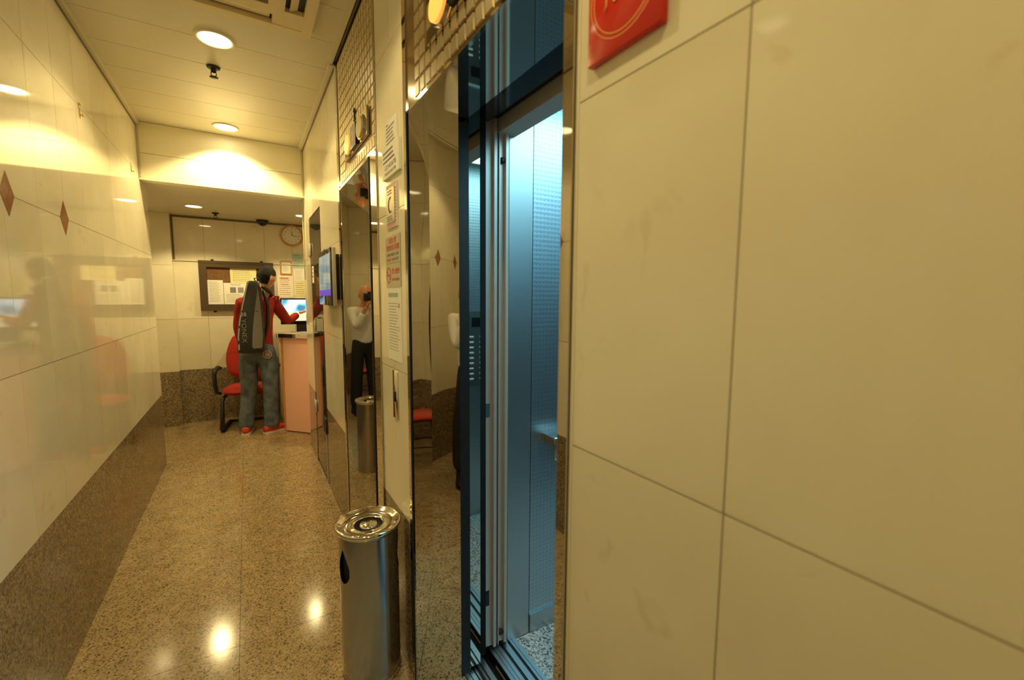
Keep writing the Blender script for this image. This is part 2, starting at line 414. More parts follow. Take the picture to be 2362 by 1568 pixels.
# ------------------------------------------------------------ walls
wl = wall('wall_left', 0, XL, 1, -1.385, 4.62)
SLy = [2.06+.285*i for i in range(-12, 10)]
tile_wall(wl, 0, XL, 1, -1.398, 4.62, SLy, gseams=[-.79, .35, 1.49, 2.63, 3.77])
FL = (Vector((XL, 0, 0)), Vector((0, 1, 0)), Vector((0, 0, 1)), Vector((1, 0, 0)))
for yc in (-.92, -.43, 1.53, 2.095, 2.62):
    prism('diamond_inlay', [(yc-.052, 1.777), (yc, 1.705), (yc+.052, 1.777), (yc, 1.85)], FL, -.008, .0012, M['diamond'], wl)
box('end_cap', (-.78, 4.621, 0), (-.651, 4.632, 2.33), M['marble'], wl)
wb = wall('wall_back', 1, -1.40, 1, -.79, .62)
tile_wall(wb, 1, -1.40, 1, -.65, .482, [-.37, -.085, .20], gseams=[-.085])
# right wall: near piece, strip between the lifts, piece up to the far room
wr = wall('wall_right', 0, XR, -1, -1.385, .585, thick=.10)
tile_wall(wr, 0, XR, -1, -1.398, .583, [.293-.29*i for i in range(6)], rows=[.61, 1.19, 1.768, 2.36, 2.75], gseams=[.293-.87, .293-2.03], gap=.0026)
box('tile_edge', (XR-.001, .578, .01), (XR+.012, .5865, 2.74), M['marble'], wr)
ws = wall('wall_right', 0, XR, -1, 1.487, 1.850, thick=.03)
tile_wall(ws, 0, XR, -1, 1.487, 1.850, [1.655], gseams=[], rows=[.61, 1.17, 1.768, 2.36, 2.75])
wm = struct(boxes('wall_right', [((.494, 2.705, 0), (.60, 3.46, 2.78)), ((.494, 3.46, 2.10), (.60, 4.10, 2.78)), ((.494, 4.10, 0), (.60, 4.57, 2.78))], M['joint']))
tile_wall(wm, 0, XR, -1, 2.705, 3.46, [2.99, 3.275], gseams=[])
tile_wall(wm, 0, XR, -1, 3.46, 4.10, [3.56, 3.845], z0=2.10, gran=False)
tile_wall(wm, 0, XR, -1, 4.10, 4.57, [4.13, 4.415], gseams=[])
box('end_cap', (.483, 4.571, 0), (.60, 4.580, 2.33), M['marble'], wm)
# far room
wf = wall('wall_far', 1, YF, -1, -1.5, 2.0, z1=2.34)
FS = [-.978, -.68, -.381, -.083, .212, .51, .81, 1.1, 1.4, 1.7]
tile_wall(wf, 1, YF, -1, -1.4, 1.9, FS, z1=2.32, rows=[.61, 1.19, 1.835, 2.32], gseams=[-.381, .51])
box('ledge_strip', (-.665, YF-.014, 1.832), (1.9, YF, 1.842), M['marble'], wf)
box('corner_gap', (-.667, YF-.006, 1.845), (-.650, YF-.001, 2.315), M['darktrim'], wf)  # solid dark strip painting the shade of the gap
box('top_gap', (-.667, YF-.010, 2.305), (1.9, YF-.001, 2.322), M['darktrim'], wf)
wp = struct(box('wall_far', (-1.35, 5.975, 0), (-.68, 6.03, 2.33), M['joint']))
tile_wall(wp, 1, 5.96, -1, -1.35, -.667, [-.96], z1=2.325, rows=[.61, 1.19, 1.775, 2.325], gseams=[])
box('side_facing', (-.679, 5.963, 0), (-.667, 6.048, .609), M['granite'], wp)
box('side_facing', (-.679, 5.963, .611), (-.667, 6.048, 2.324), M['marble'], wp)
struct(boxes('wall_left', [((-1.5, 4.5, 0), (-1.36, 6.15, 2.34)), ((-1.5, 4.45, 0), (-.66, 4.60, 2.34))], M['marble']))
struct(boxes('wall_right', [((1.9, 4.4, 0), (2.0, 6.15, 2.34)), ((.60, 4.45, 0), (2.0, 4.565, 2.34))], M['marble']))
# ceiling edge trims
tm = struct(box('trim_2', (XL, .9, 2.722), (XL+.022, 4.35, 2.750), M['trim']), 'narrow grimy trim strip along the top of the left wall')
box('shadow_gap', (XL, .9, 2.716), (XL+.006, 4.35, 2.722), M['darktrim'], tm)  # solid dark strip painting the shadow line below the trim
tm = struct(box('trim_3', (XR-.030, 2.70, 2.728), (XR, 4.35, 2.750), M['ceil']), 'painted trim strip along the top of the right wall')
box('shadow_gap', (XR-.005, 2.70, 2.720), (XR, 4.35, 2.728), M['darktrim'], tm)
tm = struct(box('trim_4', (XR-.042, .2, 2.735), (XR-.014, 2.70, 2.750), M['ceil']), 'painted trim strip above the lift fronts')
box('shadow_gap', (XR-.014, .2, 2.737), (XR-.0095, 2.70, 2.750), M['void'], tm)

# ------------------------------------------------------------ lift entrances
def warped_sheet(name, p0, p1, z0, z1, m, parent, nx=14, nz=60, amp=.0, seed=0, curve=0.0, back=.012):
    """folded steel sheet from p0 to p1 in plan, slightly dented, with a back so that it has thickness"""
    v, f = [], []; p0, p1 = Vector((*p0, 0)), Vector((*p1, 0)); d = p1-p0; n = Vector((d.y, -d.x, 0)).normalized()
    rnd = random.Random(seed); ph = [rnd.uniform(0, 6.28) for _ in range(4)]
    for j in range(nz+1):
        z = z0+(z1-z0)*j/nz
        for i in range(nx+1):
            s = i/nx
            w = amp*math.sin(PI*s)*(math.sin(z*4.1+ph[0])+.6*math.sin(z*7.3+ph[1]+s*2))+curve*4*s*(1-s)
            q = p0+d*s+n*w; v.append((q.x, q.y, z))
    for j in range(nz):
        for i in range(nx):
            a = j*(nx+1)+i; f.append((a, a+1, a+nx+2, a+nx+1))
    o = mk(name, v, f, m, parent, smooth=True)
    return o
def entrance(idx, near0, near1, far1, far0, splay_far, zs, label):
    """near0..near1 near face strip, near1..far1 opening, far1..far0 far face strip"""
    d = struct(box('door_%d' % idx, (.50, near0, zs+.012), (.64, far0, 2.76), M['joint']), label)
    # face strips (architrave)
    tn = near1 if idx == 1 else near0+.004
    box('architrave', (XR-.006, near0+.002, 0), (XR+.0015, near1, 2.735 if idx == 1 else zs-.004), M['mirror'], d)
    box('architrave', (XR-.006, far1, 0), (XR+.0015, far0-.002, 2.735), M['mirror'], d)
    if idx == 2: box('black_gasket', (XR-.010, near1-.004, .0), (XR-.004, near1+.004, zs), M['black'], d)
    box('black_gasket', (XR-.008, far1-.003, .0), (XR-.004, far1+.003, zs), M['black'], d)
    # transom face with mosaic
    box('transom_panel', (XR-.002, tn, zs+.004), (XR+.02, far1, 2.735), M['bronze'] if idx == 1 else M['bronze_lit'], d)
    box('transom_edge', (XR-.007, tn, zs-.003), (XR+.004, far1, zs+.005), M['chrome'], d)
    return d
ZS = 2.05
d1 = entrance(1, .587, .616, 1.452, 1.487, 22, ZS, 'near lift entrance, open, with warped mirror steel jambs and gold mosaic above')
d2 = entrance(2, 1.850, 1.965, 2.648, 2.703, 13.6, 2.047, 'far lift entrance, closed, in mirror steel with plain number plate above')
def mosaic(door, ystart, cols, z0, rows, skip):
    for c in range(cols):
        for r in range(rows):
            ya = ystart-.0465*c; za = z0+.0495*r
            if skip(ya, za): continue
            tile('mosaic_tile', (XR-.0045, ya-.034, za), (XR-.0022, ya, za+.037), M['gold'], door)
mosaic(d1, 1.3665, 16, 2.069, 13, lambda y, z: .74 < y < 1.29 and 2.135 < z < 2.30)
mosaic(d2, 2.60, 16, 2.069, 13, lambda y, z: 1.93 < y < 2.47 and 2.11 < z < 2.25)
# lift 1: jambs, soffit, leaves, sills
jx0, jy0, jxm, jym, jx1, jy1 = .484, 1.453, .547, 1.438, .636, 1.3925      # folded in two facets
warped_sheet('jamb_panel', (jx0, jy0), (jxm, jym), 0, ZS, M['jambmirror'], d1, amp=.0003, seed=3)
warped_sheet('jamb_panel', (jxm, jym), (jx1, jy1), 0, ZS, M['jambmirror'], d1, amp=.0003, seed=4)
box('jamb_backing', (.5, 1.484, 0), (.66, 1.56, ZS), M['void'], d1)
box('jamb_return', (.6362, jy1+.002, 0), (.675, jy1+.014, 2.04), M['black'], d1)  # black colour stands in for dark reflections on the steel return
warped_sheet('jamb_panel', (.650, .66), (jx0, .616), 0, ZS, M['jambmirror'], d1, amp=.0003, seed=5)
box('jamb_backing', (.5, .54, 0), (.69, .612, ZS), M['void'], d1)
v = [(.484, .616, ZS), (.665, .64, ZS), (.665, 1.40, ZS), (.484, 1.447, ZS)]
sof = box('soffit_panel', (.484, .60, ZS-.002), (.662, 1.482, ZS+.010), M['jambmirror'], d1)
lf = box('door_leaf', (.677, jy1+.005, .02), (.720, 1.62, 2.14), M['mirror'], d1); lf['label'] = 'polished landing door leaf edge'
box('rubber_edge', (.7205, jy1+.03, .02), (.757, 1.6, 2.14), M['void'], d1)
for i, (xa, xb) in enumerate(((.760, .812), (.822, .862))):
    l2 = box('door_leaf', (xa, 1.452, .02), (xb, 1.62, 2.13), M['leaf'], d1)
    box('edge_fold', (xa, 1.438, .02), (xa+.0035, 1.452, 2.13), M['leaf'], l2)
    box('edge_fold', (xb-.012, 1.436, .02), (xb, 1.452, 2.13), M['leaf'], l2)
    box('edge_fold', (xb, 1.444, .02), (xb+.008, 1.60, 2.13), M['darktrim'], l2)  # dark strip painting the brown shade beside the fold
    for zz in ((.065, 1.958) if i else ()):
        lathe('rubber_stop', [(0, 0), (.011, .0), (.012, .004), (.011, .012), (0, .014)], (0, 0, 0), M['black'], l2, 16)
        o = l2.children[-1]; o.rotation_euler = (PI/2, 0, 0); o.location = (xa+.016, 1.452, zz)
    if not i:
        box('slot_plate', (xa+.008, 1.4505, .20), (xa+.028, 1.4522, .265), M['black'], l2)
        box('slot_plate', (xa+.010, 1.4505, .985), (xa+.030, 1.4522, 1.04), M['chrome'], l2)
def sill(name, x0, x1, ridges, z, dark):
    s = box(name, (x0, .40, z-.03), (x1, 1.60, z-.006), M['black'], d1)
    for a, b in ridges: box('sill_ridge', (a, .40, z-.007), (b, 1.60, z), M['alu'], s)
    return s
sill('landing_sill', .651, .748, [(.652, .668), (.672, .688), (.694, .700), (.712, .722), (.728, .748)], .002, 0)
sill('car_sill', .792, .915, [(.792, .806), (.808, .821), (.823, .838), (.850, .872), (.884, .895), (.897, .914)], .002, 0)
box('shaft_gap', (.748, .40, -.30), (.792, 1.60, -.04), M['void'], d1)
box('shaft_wall', (.66, .30, 2.10), (.815, 1.62, 2.70), M['void'], d1)
box('shaft_wall', (.66, .30, -.3), (.915, .60, 2.4), M['void'], d1)
box('shaft_wall', (.70, 1.62, -.3), (.915, 1.66, 2.4), M['void'], d1)
box('header_panel', (.818, .40, 2.052), (.893, 1.62, 2.30), M['leaf'], d1)
box('header_rail', (.70, .60, 2.085), (.78, 1.445, 2.12), M['blackgloss'], d1)
# lift 2: jambs, soffit, closed leaves
A2 = math.radians(13.55); j2y1 = 2.648-(.66-.484)*math.tan(A2)
warped_sheet('jamb_panel', (.484, 2.648), (.66, j2y1), 0, 2.047, M['jambmirror'], d2, amp=.00006, seed=8)
warped_sheet('jamb_panel', (.66, 2.005), (.484, 1.966), 0, 2.047, M['jambmirror'], d2, amp=.0001, seed=9)
box('jamb_backing', (.50, 2.65, 0), (.70, 2.72, 2.05), M['void'], d2)
box('jamb_backing', (.50, 1.88, 0), (.66, 1.96, 2.05), M['void'], d2)
box('soffit_panel', (.484, 1.95, 2.045), (.69, 2.66, 2.058), M['jambmirror'], d2)
box('door_leaf', (.665, 1.90, .005), (.69, 2.30, 2.05), M['mirror'], d2)
box('door_leaf', (.665, 2.303, .005), (.69, 2.66, 2.05), M['mirror'], d2)
box('landing_sill', (.63, 1.95, -.02), (.70, 2.66, .003), M['alu'], d2)

# ------------------------------------------------------------ lift car
car = thing('lift_car', 'open lift car with cyan-lit brushed steel walls behind the near lift entrance', 'lift car', (1.4, .9, 0))
box('floor_panel', (.915, .30, -.03), (2.0, 1.445, 0), M['carfloor'], car)
w_ = box('side_wall', (.866, 1.447, .0), (.979, 1.47, 2.26), M['carsteel'], car)
w_ = box('side_wall', (.982, 1.447, .0), (1.98, 1.47, 2.26), M['cartex'], car); w_['label'] = 'dotted steel side wall panel'
box('kick_plate', (.983, 1.4395, .002), (1.98, 1.4465, .085), M['carsteel'], car)
cw = box('side_wall', (.90, .28, 0), (1.98, .30, 2.26), M['cartex'], car)
box('rear_wall', (1.98, .28, 0), (2.0, 1.47, 2.26), M['cartex'], car)
box('kick_plate', (.90, .3005, .002), (1.98, .307, .085), M['carsteel'], car)
box('ceiling_panel', (.90, .28, 2.26), (2.0, 1.47, 2.28), M['carsteel'], car)
box('lamp_diffuser', (1.02, .42, 2.245), (1.86, 1.32, 2.2585), M['carlamp'], car)
hr = bevel_box('handrail', (1.046, 1.366, .785), (1.95, 1.380, .880), M['chrome'], car, .003, 2)
box('bracket', (1.046, 1.3805, .845), (1.13, 1.4465, .878), M['chrome'], hr)
box('bracket', (1.85, 1.3845, .825), (1.88, 1.4465, .855), M['chrome'], hr)
cop = box('control_panel', (1.10, .3005, .88), (1.42, .312, 1.36), M['steel'], car)
for r in range(9):
    for c_ in range(2):
        bevel_box('lift_button', (1.20+.075*c_, .3122, .920+.034*r), (1.232+.075*c_, .316, .930+.034*r), M['buttonlit'], cop, .001, 1)
box('floor_display', (1.22, .3122, 1.26), (1.31, .3145, 1.32), M['blackgloss'], cop)

# ------------------------------------------------------------ glass door in the right wall
gd = struct(box('door_3', (.52, 3.462, 0), (.58, 4.098, 2.10), M['void']), 'dark glass door beside the reception counter')
pane = box('glass_pane', (.486, 3.468, .008), (.498, 4.094, 2.092), M['glass'], gd)
for z in (.44, 1.79):
    bevel_box('patch_hinge', (.474, 4.04, z), (.486, 4.16, z+.10), M['leaf'], gd, .003, 1)
bevel_box('patch_lock', (.472, 3.47, .40), (.4855, 3.60, .52), M['black'], gd, .003, 1)
box('floor_bolt', (.476, 3.50, 0), (.4855, 3.515, .40), M['leaf'], gd)
tube('pull_handle', [(.486, 3.70, 1.17), (.455, 3.70, 1.17), (.455, 3.70, 1.28), (.486, 3.70, 1.28)], .006, M['chrome'], gd, 8)
box('edge_seal', (.478, 3.455, .52), (.486, 3.476, 1.18), M['black'], gd)

# ------------------------------------------------------------ downlights
def downlight(x, y, z, label, group, power=1.0, r=.088, spot=True):
    t = thing('downlight', label, 'ceiling light', (x, y, z), group)
    lathe('trim_ring', [(r*.80, .0), (r*.82, -.006), (r*.98, -.009), (r*1.02, -.005), (r*1.03, 0)], (x, y, z), M['white'], t, 40)
    lathe('lamp_lens', [(0, -.0035), (r*.5, -.0032), (r*.81, -.0015)], (x, y, z), M['lamp'], t, 36)
    if spot:
        ld = bpy.data.lights.new('spot_lamp', 'SPOT'); ld.energy = SPOT_W*power; ld.color = LAMP_COL
        ld.spot_size = math.radians(128); ld.spot_blend = .3; ld.shadow_soft_size = .045
        lo = bpy.data.objects.new('spot_lamp', ld); C.objects.link(lo); lo.parent = t; lo.location = (0, 0, -.03)
    return t
G = 'recessed round downlights'
downlight(-.076, 2.79, 2.75, 'bright round downlight between the air conditioner and the near sprinkler', G)
downlight(-.076, 4.14, 2.75, 'round downlight just in front of the cream fascia beam', G, 2.3)
downlight(-.40, 5.35, 2.325, 'round downlight in the low far ceiling, above the notice board', G, 1.35, .08)
downlight(.56, 5.32, 2.325, 'small downlight in the low far ceiling nearest the wall clock', G, 1.2, .075)
downlight(-.076, 1.22, 2.75, 'round downlight overhead in front of the near lift, seen in reflections', G, .9)
downlight(-.076, -.15, 2.75, 'round downlight directly above the photographer, seen in reflections', G, .75)
ld = bpy.data.lights.new('car_lamp', 'AREA'); ld.energy = CAR_W; ld.color = (.40, .80, 1.0); ld.shape = 'RECTANGLE'; ld.size = .8; ld.size_y = .85
lo = bpy.data.objects.new('car_lamp', ld); C.objects.link(lo); lo.parent = car; lo.location = (.04, -.03, 2.23)

# ------------------------------------------------------------ air conditioner
ac = thing('air_conditioner', 'cream ceiling cassette air conditioner at the top edge', 'air conditioner', (-.085, 2.05, 2.75))
x0, x1, y0_, y1_ = -.50, .33, 1.64, 2.475; z = 2.718
def ring(name, a, b, c, d, w, za, zb, m, par):
    return boxes(name, [((a, c, za), (b, c+w, zb)), ((a, d-w, za), (b, d, zb)), ((a, c+w, za), (a+w, d-w, zb)), ((b-w, c+w, za), (b, d-w, zb))], m, par)
ring('outer_frame', x0, x1, y0_, y1_, .045, z, 2.7495, M['plasticcream'], ac)
for lo_, hi_ in (((x0+.045, y0_+.045, z+.002), (x0+.17, y0_+.17, 2.745)), ((x1-.17, y0_+.045, z+.002), (x1-.045, y0_+.17, 2.745)),
                       ((x0+.045, y1_-.17, z+.002), (x0+.17, y1_-.045, 2.745)), ((x1-.17, y1_-.17, z+.002), (x1-.045, y1_-.045, 2.745))): box('corner_panel', lo_, hi_, M['plasticcream'], ac)
ring('intake_panel', x0+.125, x1-.215+.09, y0_+.125, y1_-.125, .065, z-.001, 2.744, M['plasticcream'], ac)
box('intake_filter', (x0+.188, y0_+.188, z+.004), (x1-.188, y1_-.188, z+.012), M['grille'], ac)
for (lo_, hi_) in (((x0+.17, y1_-.123, z+.022), (x1-.17, y1_-.047, z+.028)), ((x0+.17, y0_+.047, z+.022), (x1-.17, y0_+.123, z+.028)),
                   ((x1-.123, y0_+.17, z+.022), (x1-.047, y1_-.17, z+.028)), ((x0+.047, y0_+.17, z+.022), (x0+.123, y1_-.17, z+.028))):
    box('air_slot', lo_, hi_, M['black'], ac)
mk('louvre', [(x0+.18, y1_-.112, z+.006), (x1-.18, y1_-.112, z+.006), (x1-.18, y1_-.055, z+.020), (x0+.18, y1_-.055, z+.020),
              (x0+.18, y1_-.112, z+.009), (x1-.18, y1_-.112, z+.009), (x1-.18, y1_-.055, z+.023), (x0+.18, y1_-.055, z+.023)], BF, M['plasticcream'], ac)
mk('louvre', [(x1-.105, y0_+.18, z+.004), (x1-.072, y0_+.18, z+.018), (x1-.072, y1_-.18, z+.018), (x1-.105, y1_-.18, z+.004),
              (x1-.105, y0_+.18, z+.007), (x1-.072, y0_+.18, z+.021), (x1-.072, y1_-.18, z+.021), (x1-.105, y1_-.18, z+.007)], BF, M['plasticcream'], ac)

# ------------------------------------------------------------ sprinklers, camera dome, clips
def sprinkler(x, y, z, label):
    t = thing('sprinkler', label, 'sprinkler', (x, y, z), 'fire sprinklers')
    lathe('ceiling_rose', [(.0, 0), (.034, -.001), (.032, -.008), (.014, -.012)], (x, y, z), M['black'], t, 20)
    lathe('body', [(.014, -.008), (.013, -.026), (.009, -.03)], (x, y, z), M['black'], t, 14)
    for s in (-1, 1): tube('yoke_arm', [(x+s*.011, y, z-.026), (x+s*.013, y, z-.042), (x+s*.004, y, z-.056)], .0025, M['black'], t, 6)
    lathe('deflector', [(0, -.054), (.022, -.056), (.021, -.0585), (0, -.060)], (x, y, z), M['black'], t, 18)
sprinkler(-.10, 3.12, 2.75, 'black fire sprinkler behind the brightest downlight')
sprinkler(-.24, 5.66, 2.325, 'small black sprinkler in the low far ceiling')
t = thing('security_camera', 'dark dome security camera on the low far ceiling', 'camera', (.20, 5.90, 2.325))
lathe('base_ring', [(0, 0), (.062, 0), (.062, -.018), (.055, -.022)], (.20, 5.90, 2.325), M['black'], t, 28)
lathe('dome_cover', [(.052, -.018), (.050, -.034), (.038, -.052), (.018, -.063), (0, -.066)], (.20, 5.90, 2.325), M['dome'], t, 28)
for yy, lb in ((2.97, 'small brass clip at a joint high on the left wall, nearer one'), (4.08, 'small brass clip at a joint high on the left wall beside the fascia beam')):
    t = thing('wall_clip', lb, 'clip', (XL, yy, 2.345), 'brass clips on the left wall')
    bevel_box('clip_plate', (XL, yy-.008, 2.315), (XL+.006, yy+.008, 2.375), M['brass'], t, .001, 1)
    bevel_box('clip_hook', (XL+.006, yy-.008, 2.315), (XL+.016, yy+.012, 2.323), M['brass'], t, .001, 1)
cb = tube('cable', [(.470, 4.46, 2.34), (.470, 4.455, 2.30), (.472, 4.45, 2.2), (.474, 4.45, 1.9), (.474, 4.45, 1.6)], .004, M['cablecream'])
tag(cb, 'cream cable hanging down the wall end by the glass door', 'cable')

# ------------------------------------------------------------ lift indicators and number
def oval(name, y, zc, w, hh, m, parent, d0, d1):
    out = [(-y+w*math.cos(a), zc+hh*math.sin(a)) for a in [2*PI*i/28 for i in range(28)]]
    return prism(name, out, FR, d0, d1, m, parent)
def indicator(yc, zc, label, lit):
    t = thing('lift_indicator', label, 'lift indicator', (XR, yc, zc), 'hall indicators above the lifts')
    fbox('back_plate', FR, -(yc+.235), zc-.058, -(yc-.235), zc+.058, .004, .014, M['mirror'], t)
    a = oval('lamp_rim', yc+.133, zc, .064, .052, M['chrome'], t, .014, .020)
    oval('lamp_lens', yc+.133, zc, .056, .044, M['orange'] if lit else M['lensclear'], t, .020, .026)
    oval('lamp_rim', yc-.133, zc, .064, .052, M['chrome'], t, .014, .020)
    oval('lamp_lens', yc-.133, zc, .056, .044, M['lensclear'], t, .020, .026)
    fbox('display_panel', FR, -(yc+.058), zc-.050, -(yc-.058), zc+.050, .014, .024, M['blackgloss'], t)
    text('lit_digit', '1', FR, -yc, zc, .07, .0245, M['led'], t)
    return t
indicator(1.0, 2.215, 'oval amber lift indicator over the near lift, cut by the top edge', True)
indicator(2.185, 2.195, 'plate with amber oval lamp and black display over the far lift', True)
nb = text('lift_number', '2', FR, -2.215, 2.305, .08, .006, M['black'], None, depth=.006)
tag(nb, 'black numeral 2 on the panel above the far lift', 'number')

# ------------------------------------------------------------ notices on the strip between the lifts
def sheet(name, label, cat, fr, u0, v0, u1, v1, m, d=.0005, th=.0012, base=None):
    O, X, Y, N = fr
    t = thing(name, label, cat, O+X*((u0+u1)/2)+Y*v0, 'notices between the lifts' if fr is FR else 'papers on the far wall')
    fbox('sheet', fr, u0, v0, u1, v1, d, d+th, m, t)
    return t
t = sheet('notice_plate', 'small white plate with red and grey writing, topmost between the lifts', 'notice', FR, -1.70, 2.002, -1.562, 2.092, M['paper'], th=.006)
printed('printed_text', FR, -1.69, 2.008, -1.572, 2.076, .0068, 5, M['ink'], t, seed=2)
printed('printed_heading', FR, -1.69, 2.076, -1.65, 2.087, .0068, 1, M['inkred'], t, seed=3)
t = sheet('notice_plate', 'large white plate with rows of numbers, second from top between the lifts', 'notice', FR, -1.732, 1.893, -1.524, 2.0, M['paper'], d=.001, th=.010)
printed('printed_text', FR, -1.72, 1.945, -1.54, 1.994, .0118, 3, M['ink'], t, seed=4)
text('printed_numbers', '1 2 3 4 5 6 7 8', FR, -1.63, 1.930, .024, .0118, M['ink'], t)
text('printed_numbers', '11 12 13 15 16 17 18', FR, -1.63, 1.907, .016, .0118, M['ink'], t)
t = thing('framed_permit', 'grey permit in a red and white striped frame between the lifts', 'notice', (XR, 1.645, 1.68), 'notices between the lifts')
fbox('backing', FR, -1.71, 1.708, -1.58, 1.868, .0005, .006, M['paper'], t)
v, f = [], []
def quad(u0, v0, u1, v1, sk=0, d=.0066):
    k = len(v); O, X, Y, N = FR
    for a, b in ((u0, v0), (u1, v0), (u1+sk, v1), (u0+sk, v1)): v.append(O+X*a+Y*b+N*d)
    f.append((k, k+1, k+2, k+3))
for i in range(10):
    quad(-1.708+.0125*i, 1.710, -1.702+.0125*i, 1.723, .006); quad(-1.708+.0125*i, 1.853, -1.702+.0125*i, 1.866, .006)
for i in range(11):
    zz = 1.725+.0115*i; quad(-1.708, zz, -1.697, zz+.006); quad(-1.594, zz, -1.582, zz+.006)
mk('hazard_stripes', v, f, M['redframe'], t)
fbox('permit_card', FR, -1.695, 1.726, -1.596, 1.851, .006, .009, M['signmetal'], t)
cr = [(-1.645+.030*math.cos(a), 1.790+.030*math.sin(a)) for a in [PI*.45+PI*1.15*i/16 for i in range(17)]]+[(-1.638+.024*math.cos(a), 1.790+.023*math.sin(a)) for a in [PI*1.6-PI*1.15*i/16 for i in range(17)]]
prism('crescent_mark', cr, FR, .009, .0095, M['black'], t)
printed('printed_text', FR, -1.69, 1.730, -1.60, 1.752, .0096, 3, M['ink'], t, seed=7)
for i, (vv, s) in enumerate(((1.825, 3),)): printed('printed_text', FR, -1.68, 1.826, -1.61, 1.846, .0096, 2, M['inkred'], t, seed=8)
t = thing('fire_sign', 'grey metal plate with red fire warning and no smoking writing', 'sign', (XR, 1.648, 1.487), 'notices between the lifts')
fbox('sign_plate', FR, -1.742, 1.578, -1.555, 1.68, .0005, .003, M['signmetal'], t)
fbox('sign_plate', FR, -1.742, 1.487, -1.555, 1.576, .0005, .003, M['signmetal'], t)
text('red_writing', '如遇火警', FR, -1.648, 1.660, .024, .0032, M['inkred'], t)
text('red_writing', '切勿使用升降機', FR, -1.648, 1.634, .024, .0032, M['inkred'], t)
text('grey_writing', 'WHEN THERE IS A FIRE', FR, -1.648, 1.609, .0145, .0032, M['ink'], t)
text('red_writing', 'DO NOT', FR, -1.700, 1.590, .0145, .0032, M['inkred'], t)
text('grey_writing', 'USE THE LIFT', FR, -1.618, 1.590, .0145, .0032, M['ink'], t)
text('red_writing', '禁止吸煙', FR, -1.615, 1.545, .024, .0032, M['inkred'], t)
text('red_writing', 'NO SMOKING', FR, -1.615, 1.515, .0145, .0032, M['inkred'], t)
rg = []
for rr, rev in ((.031, 0), (.026, 1)):
    pts = [(-1.705+rr*math.cos(2*PI*i/24), 1.532+rr*math.sin(2*PI*i/24)) for i in range(25)]
    rg.append(pts)
prism('no_smoking_ring', rg[0]+rg[1][::-1], FR, .003, .0036, M['inkred'], t)
prism('cigarette_mark', [(-1.725, 1.529), (-1.686, 1.529), (-1.686, 1.535), (-1.725, 1.535)], FR, .003, .0034, M['ink'], t)
prism('no_smoking_bar', [(-1.727, 1.548), (-1.723, 1.552), (-1.683, 1.516), (-1.687, 1.512)], FR, .0034, .0038, M['inkred'], t)
t = sheet('paper_notice', 'tall creased white paper with green heading taped below the metal plate', 'notice', FR, -1.735, 1.205, -1.555, 1.482, M['paper'])
printed('printed_heading', FR, -1.72, 1.445, -1.57, 1.468, .0019, 1, M['inkgreen'], t, .98, seed=11, thick=.7)
printed('printed_text', FR, -1.72, 1.24, -1.57, 1.43, .0019, 17, M['ink'], t, seed=12, thick=.22)
text('red_stamp', '印', FR, -1.585, 1.415, .022, .0019, M['inkred'], t)
t = thing('call_button_plate', 'narrow polished lift call button plate below the paper notices', 'call panel', (XR, 1.648, .975))
bevel_box('face_plate', (XR-.005, 1.618, .975), (XR, 1.678, 1.165), M['chrome'], t, .002, 1)
bevel_box('call_button', (XR-.010, 1.636, 1.045), (XR-.005, 1.660, 1.085), M['black'], t, .002, 1)
for zz in (.99, 1.15): lathe('screw', [(0, .0), (.004, 0), (.004, .002), (0, .003)], (0, 0, 0), M['black'], t, 10).rotation_euler = (0, -PI/2, 0); t.children[-1].location = (-.0055, 0, zz-.975)

# ------------------------------------------------------------ red plaque on the near wall
t = thing('red_plaque', 'red square plaque with gold circle emblem at the top edge', 'sign', (XR, .476, 1.805))
bevel_box('plaque_board', (XR-.012, .404, 1.805), (XR-.0005, .547, 2.00), M['red'], t, .0015, 1)
def ringp(name, yc, zc, r, w, m, par, sy=1):
    a = [(-yc+sy*(r+w)*math.cos(2*PI*i/48), zc+(r+w)*math.sin(2*PI*i/48)) for i in range(49)]
    b = [(-yc+sy*r*math.cos(2*PI*i/48), zc+r*math.sin(2*PI*i/48)) for i in range(49)]
    v = []; O, X, Y, N = FR
    for q in a+b: v.append(O+X*q[0]+Y*q[1]+N*.0128)
    return mk(name, v, [(i, i+1, 49+i+1, 49+i) for i in range(48)], m, par)
ringp('gold_ring', .474, 1.888, .0655, .0010, M['goldline'], t); ringp('gold_ring', .474, 1.888, .059, .0010, M['goldline'], t)
ringp('emblem_stroke', .452, 1.898, .018, .0010, M['goldline'], t); ringp('emblem_stroke', .452, 1.898, .014, .0010, M['goldline'], t)
tube('emblem_stroke', [(XR-.0125, .511, 1.868), (XR-.0125, .507, 1.875), (XR-.0125, .504, 1.93)], .0016, M['goldline'], t, 6)
tube('emblem_stroke', [(XR-.0125, .486, 1.876), (XR-.0125, .491, 1.872), (XR-.0125, .492, 1.93)], .0016, M['goldline'], t, 6)
tube('emblem_stroke', [(XR-.0125, .520, 1.912), (XR-.0125, .478, 1.916)], .0012, M['goldline'], t, 6)

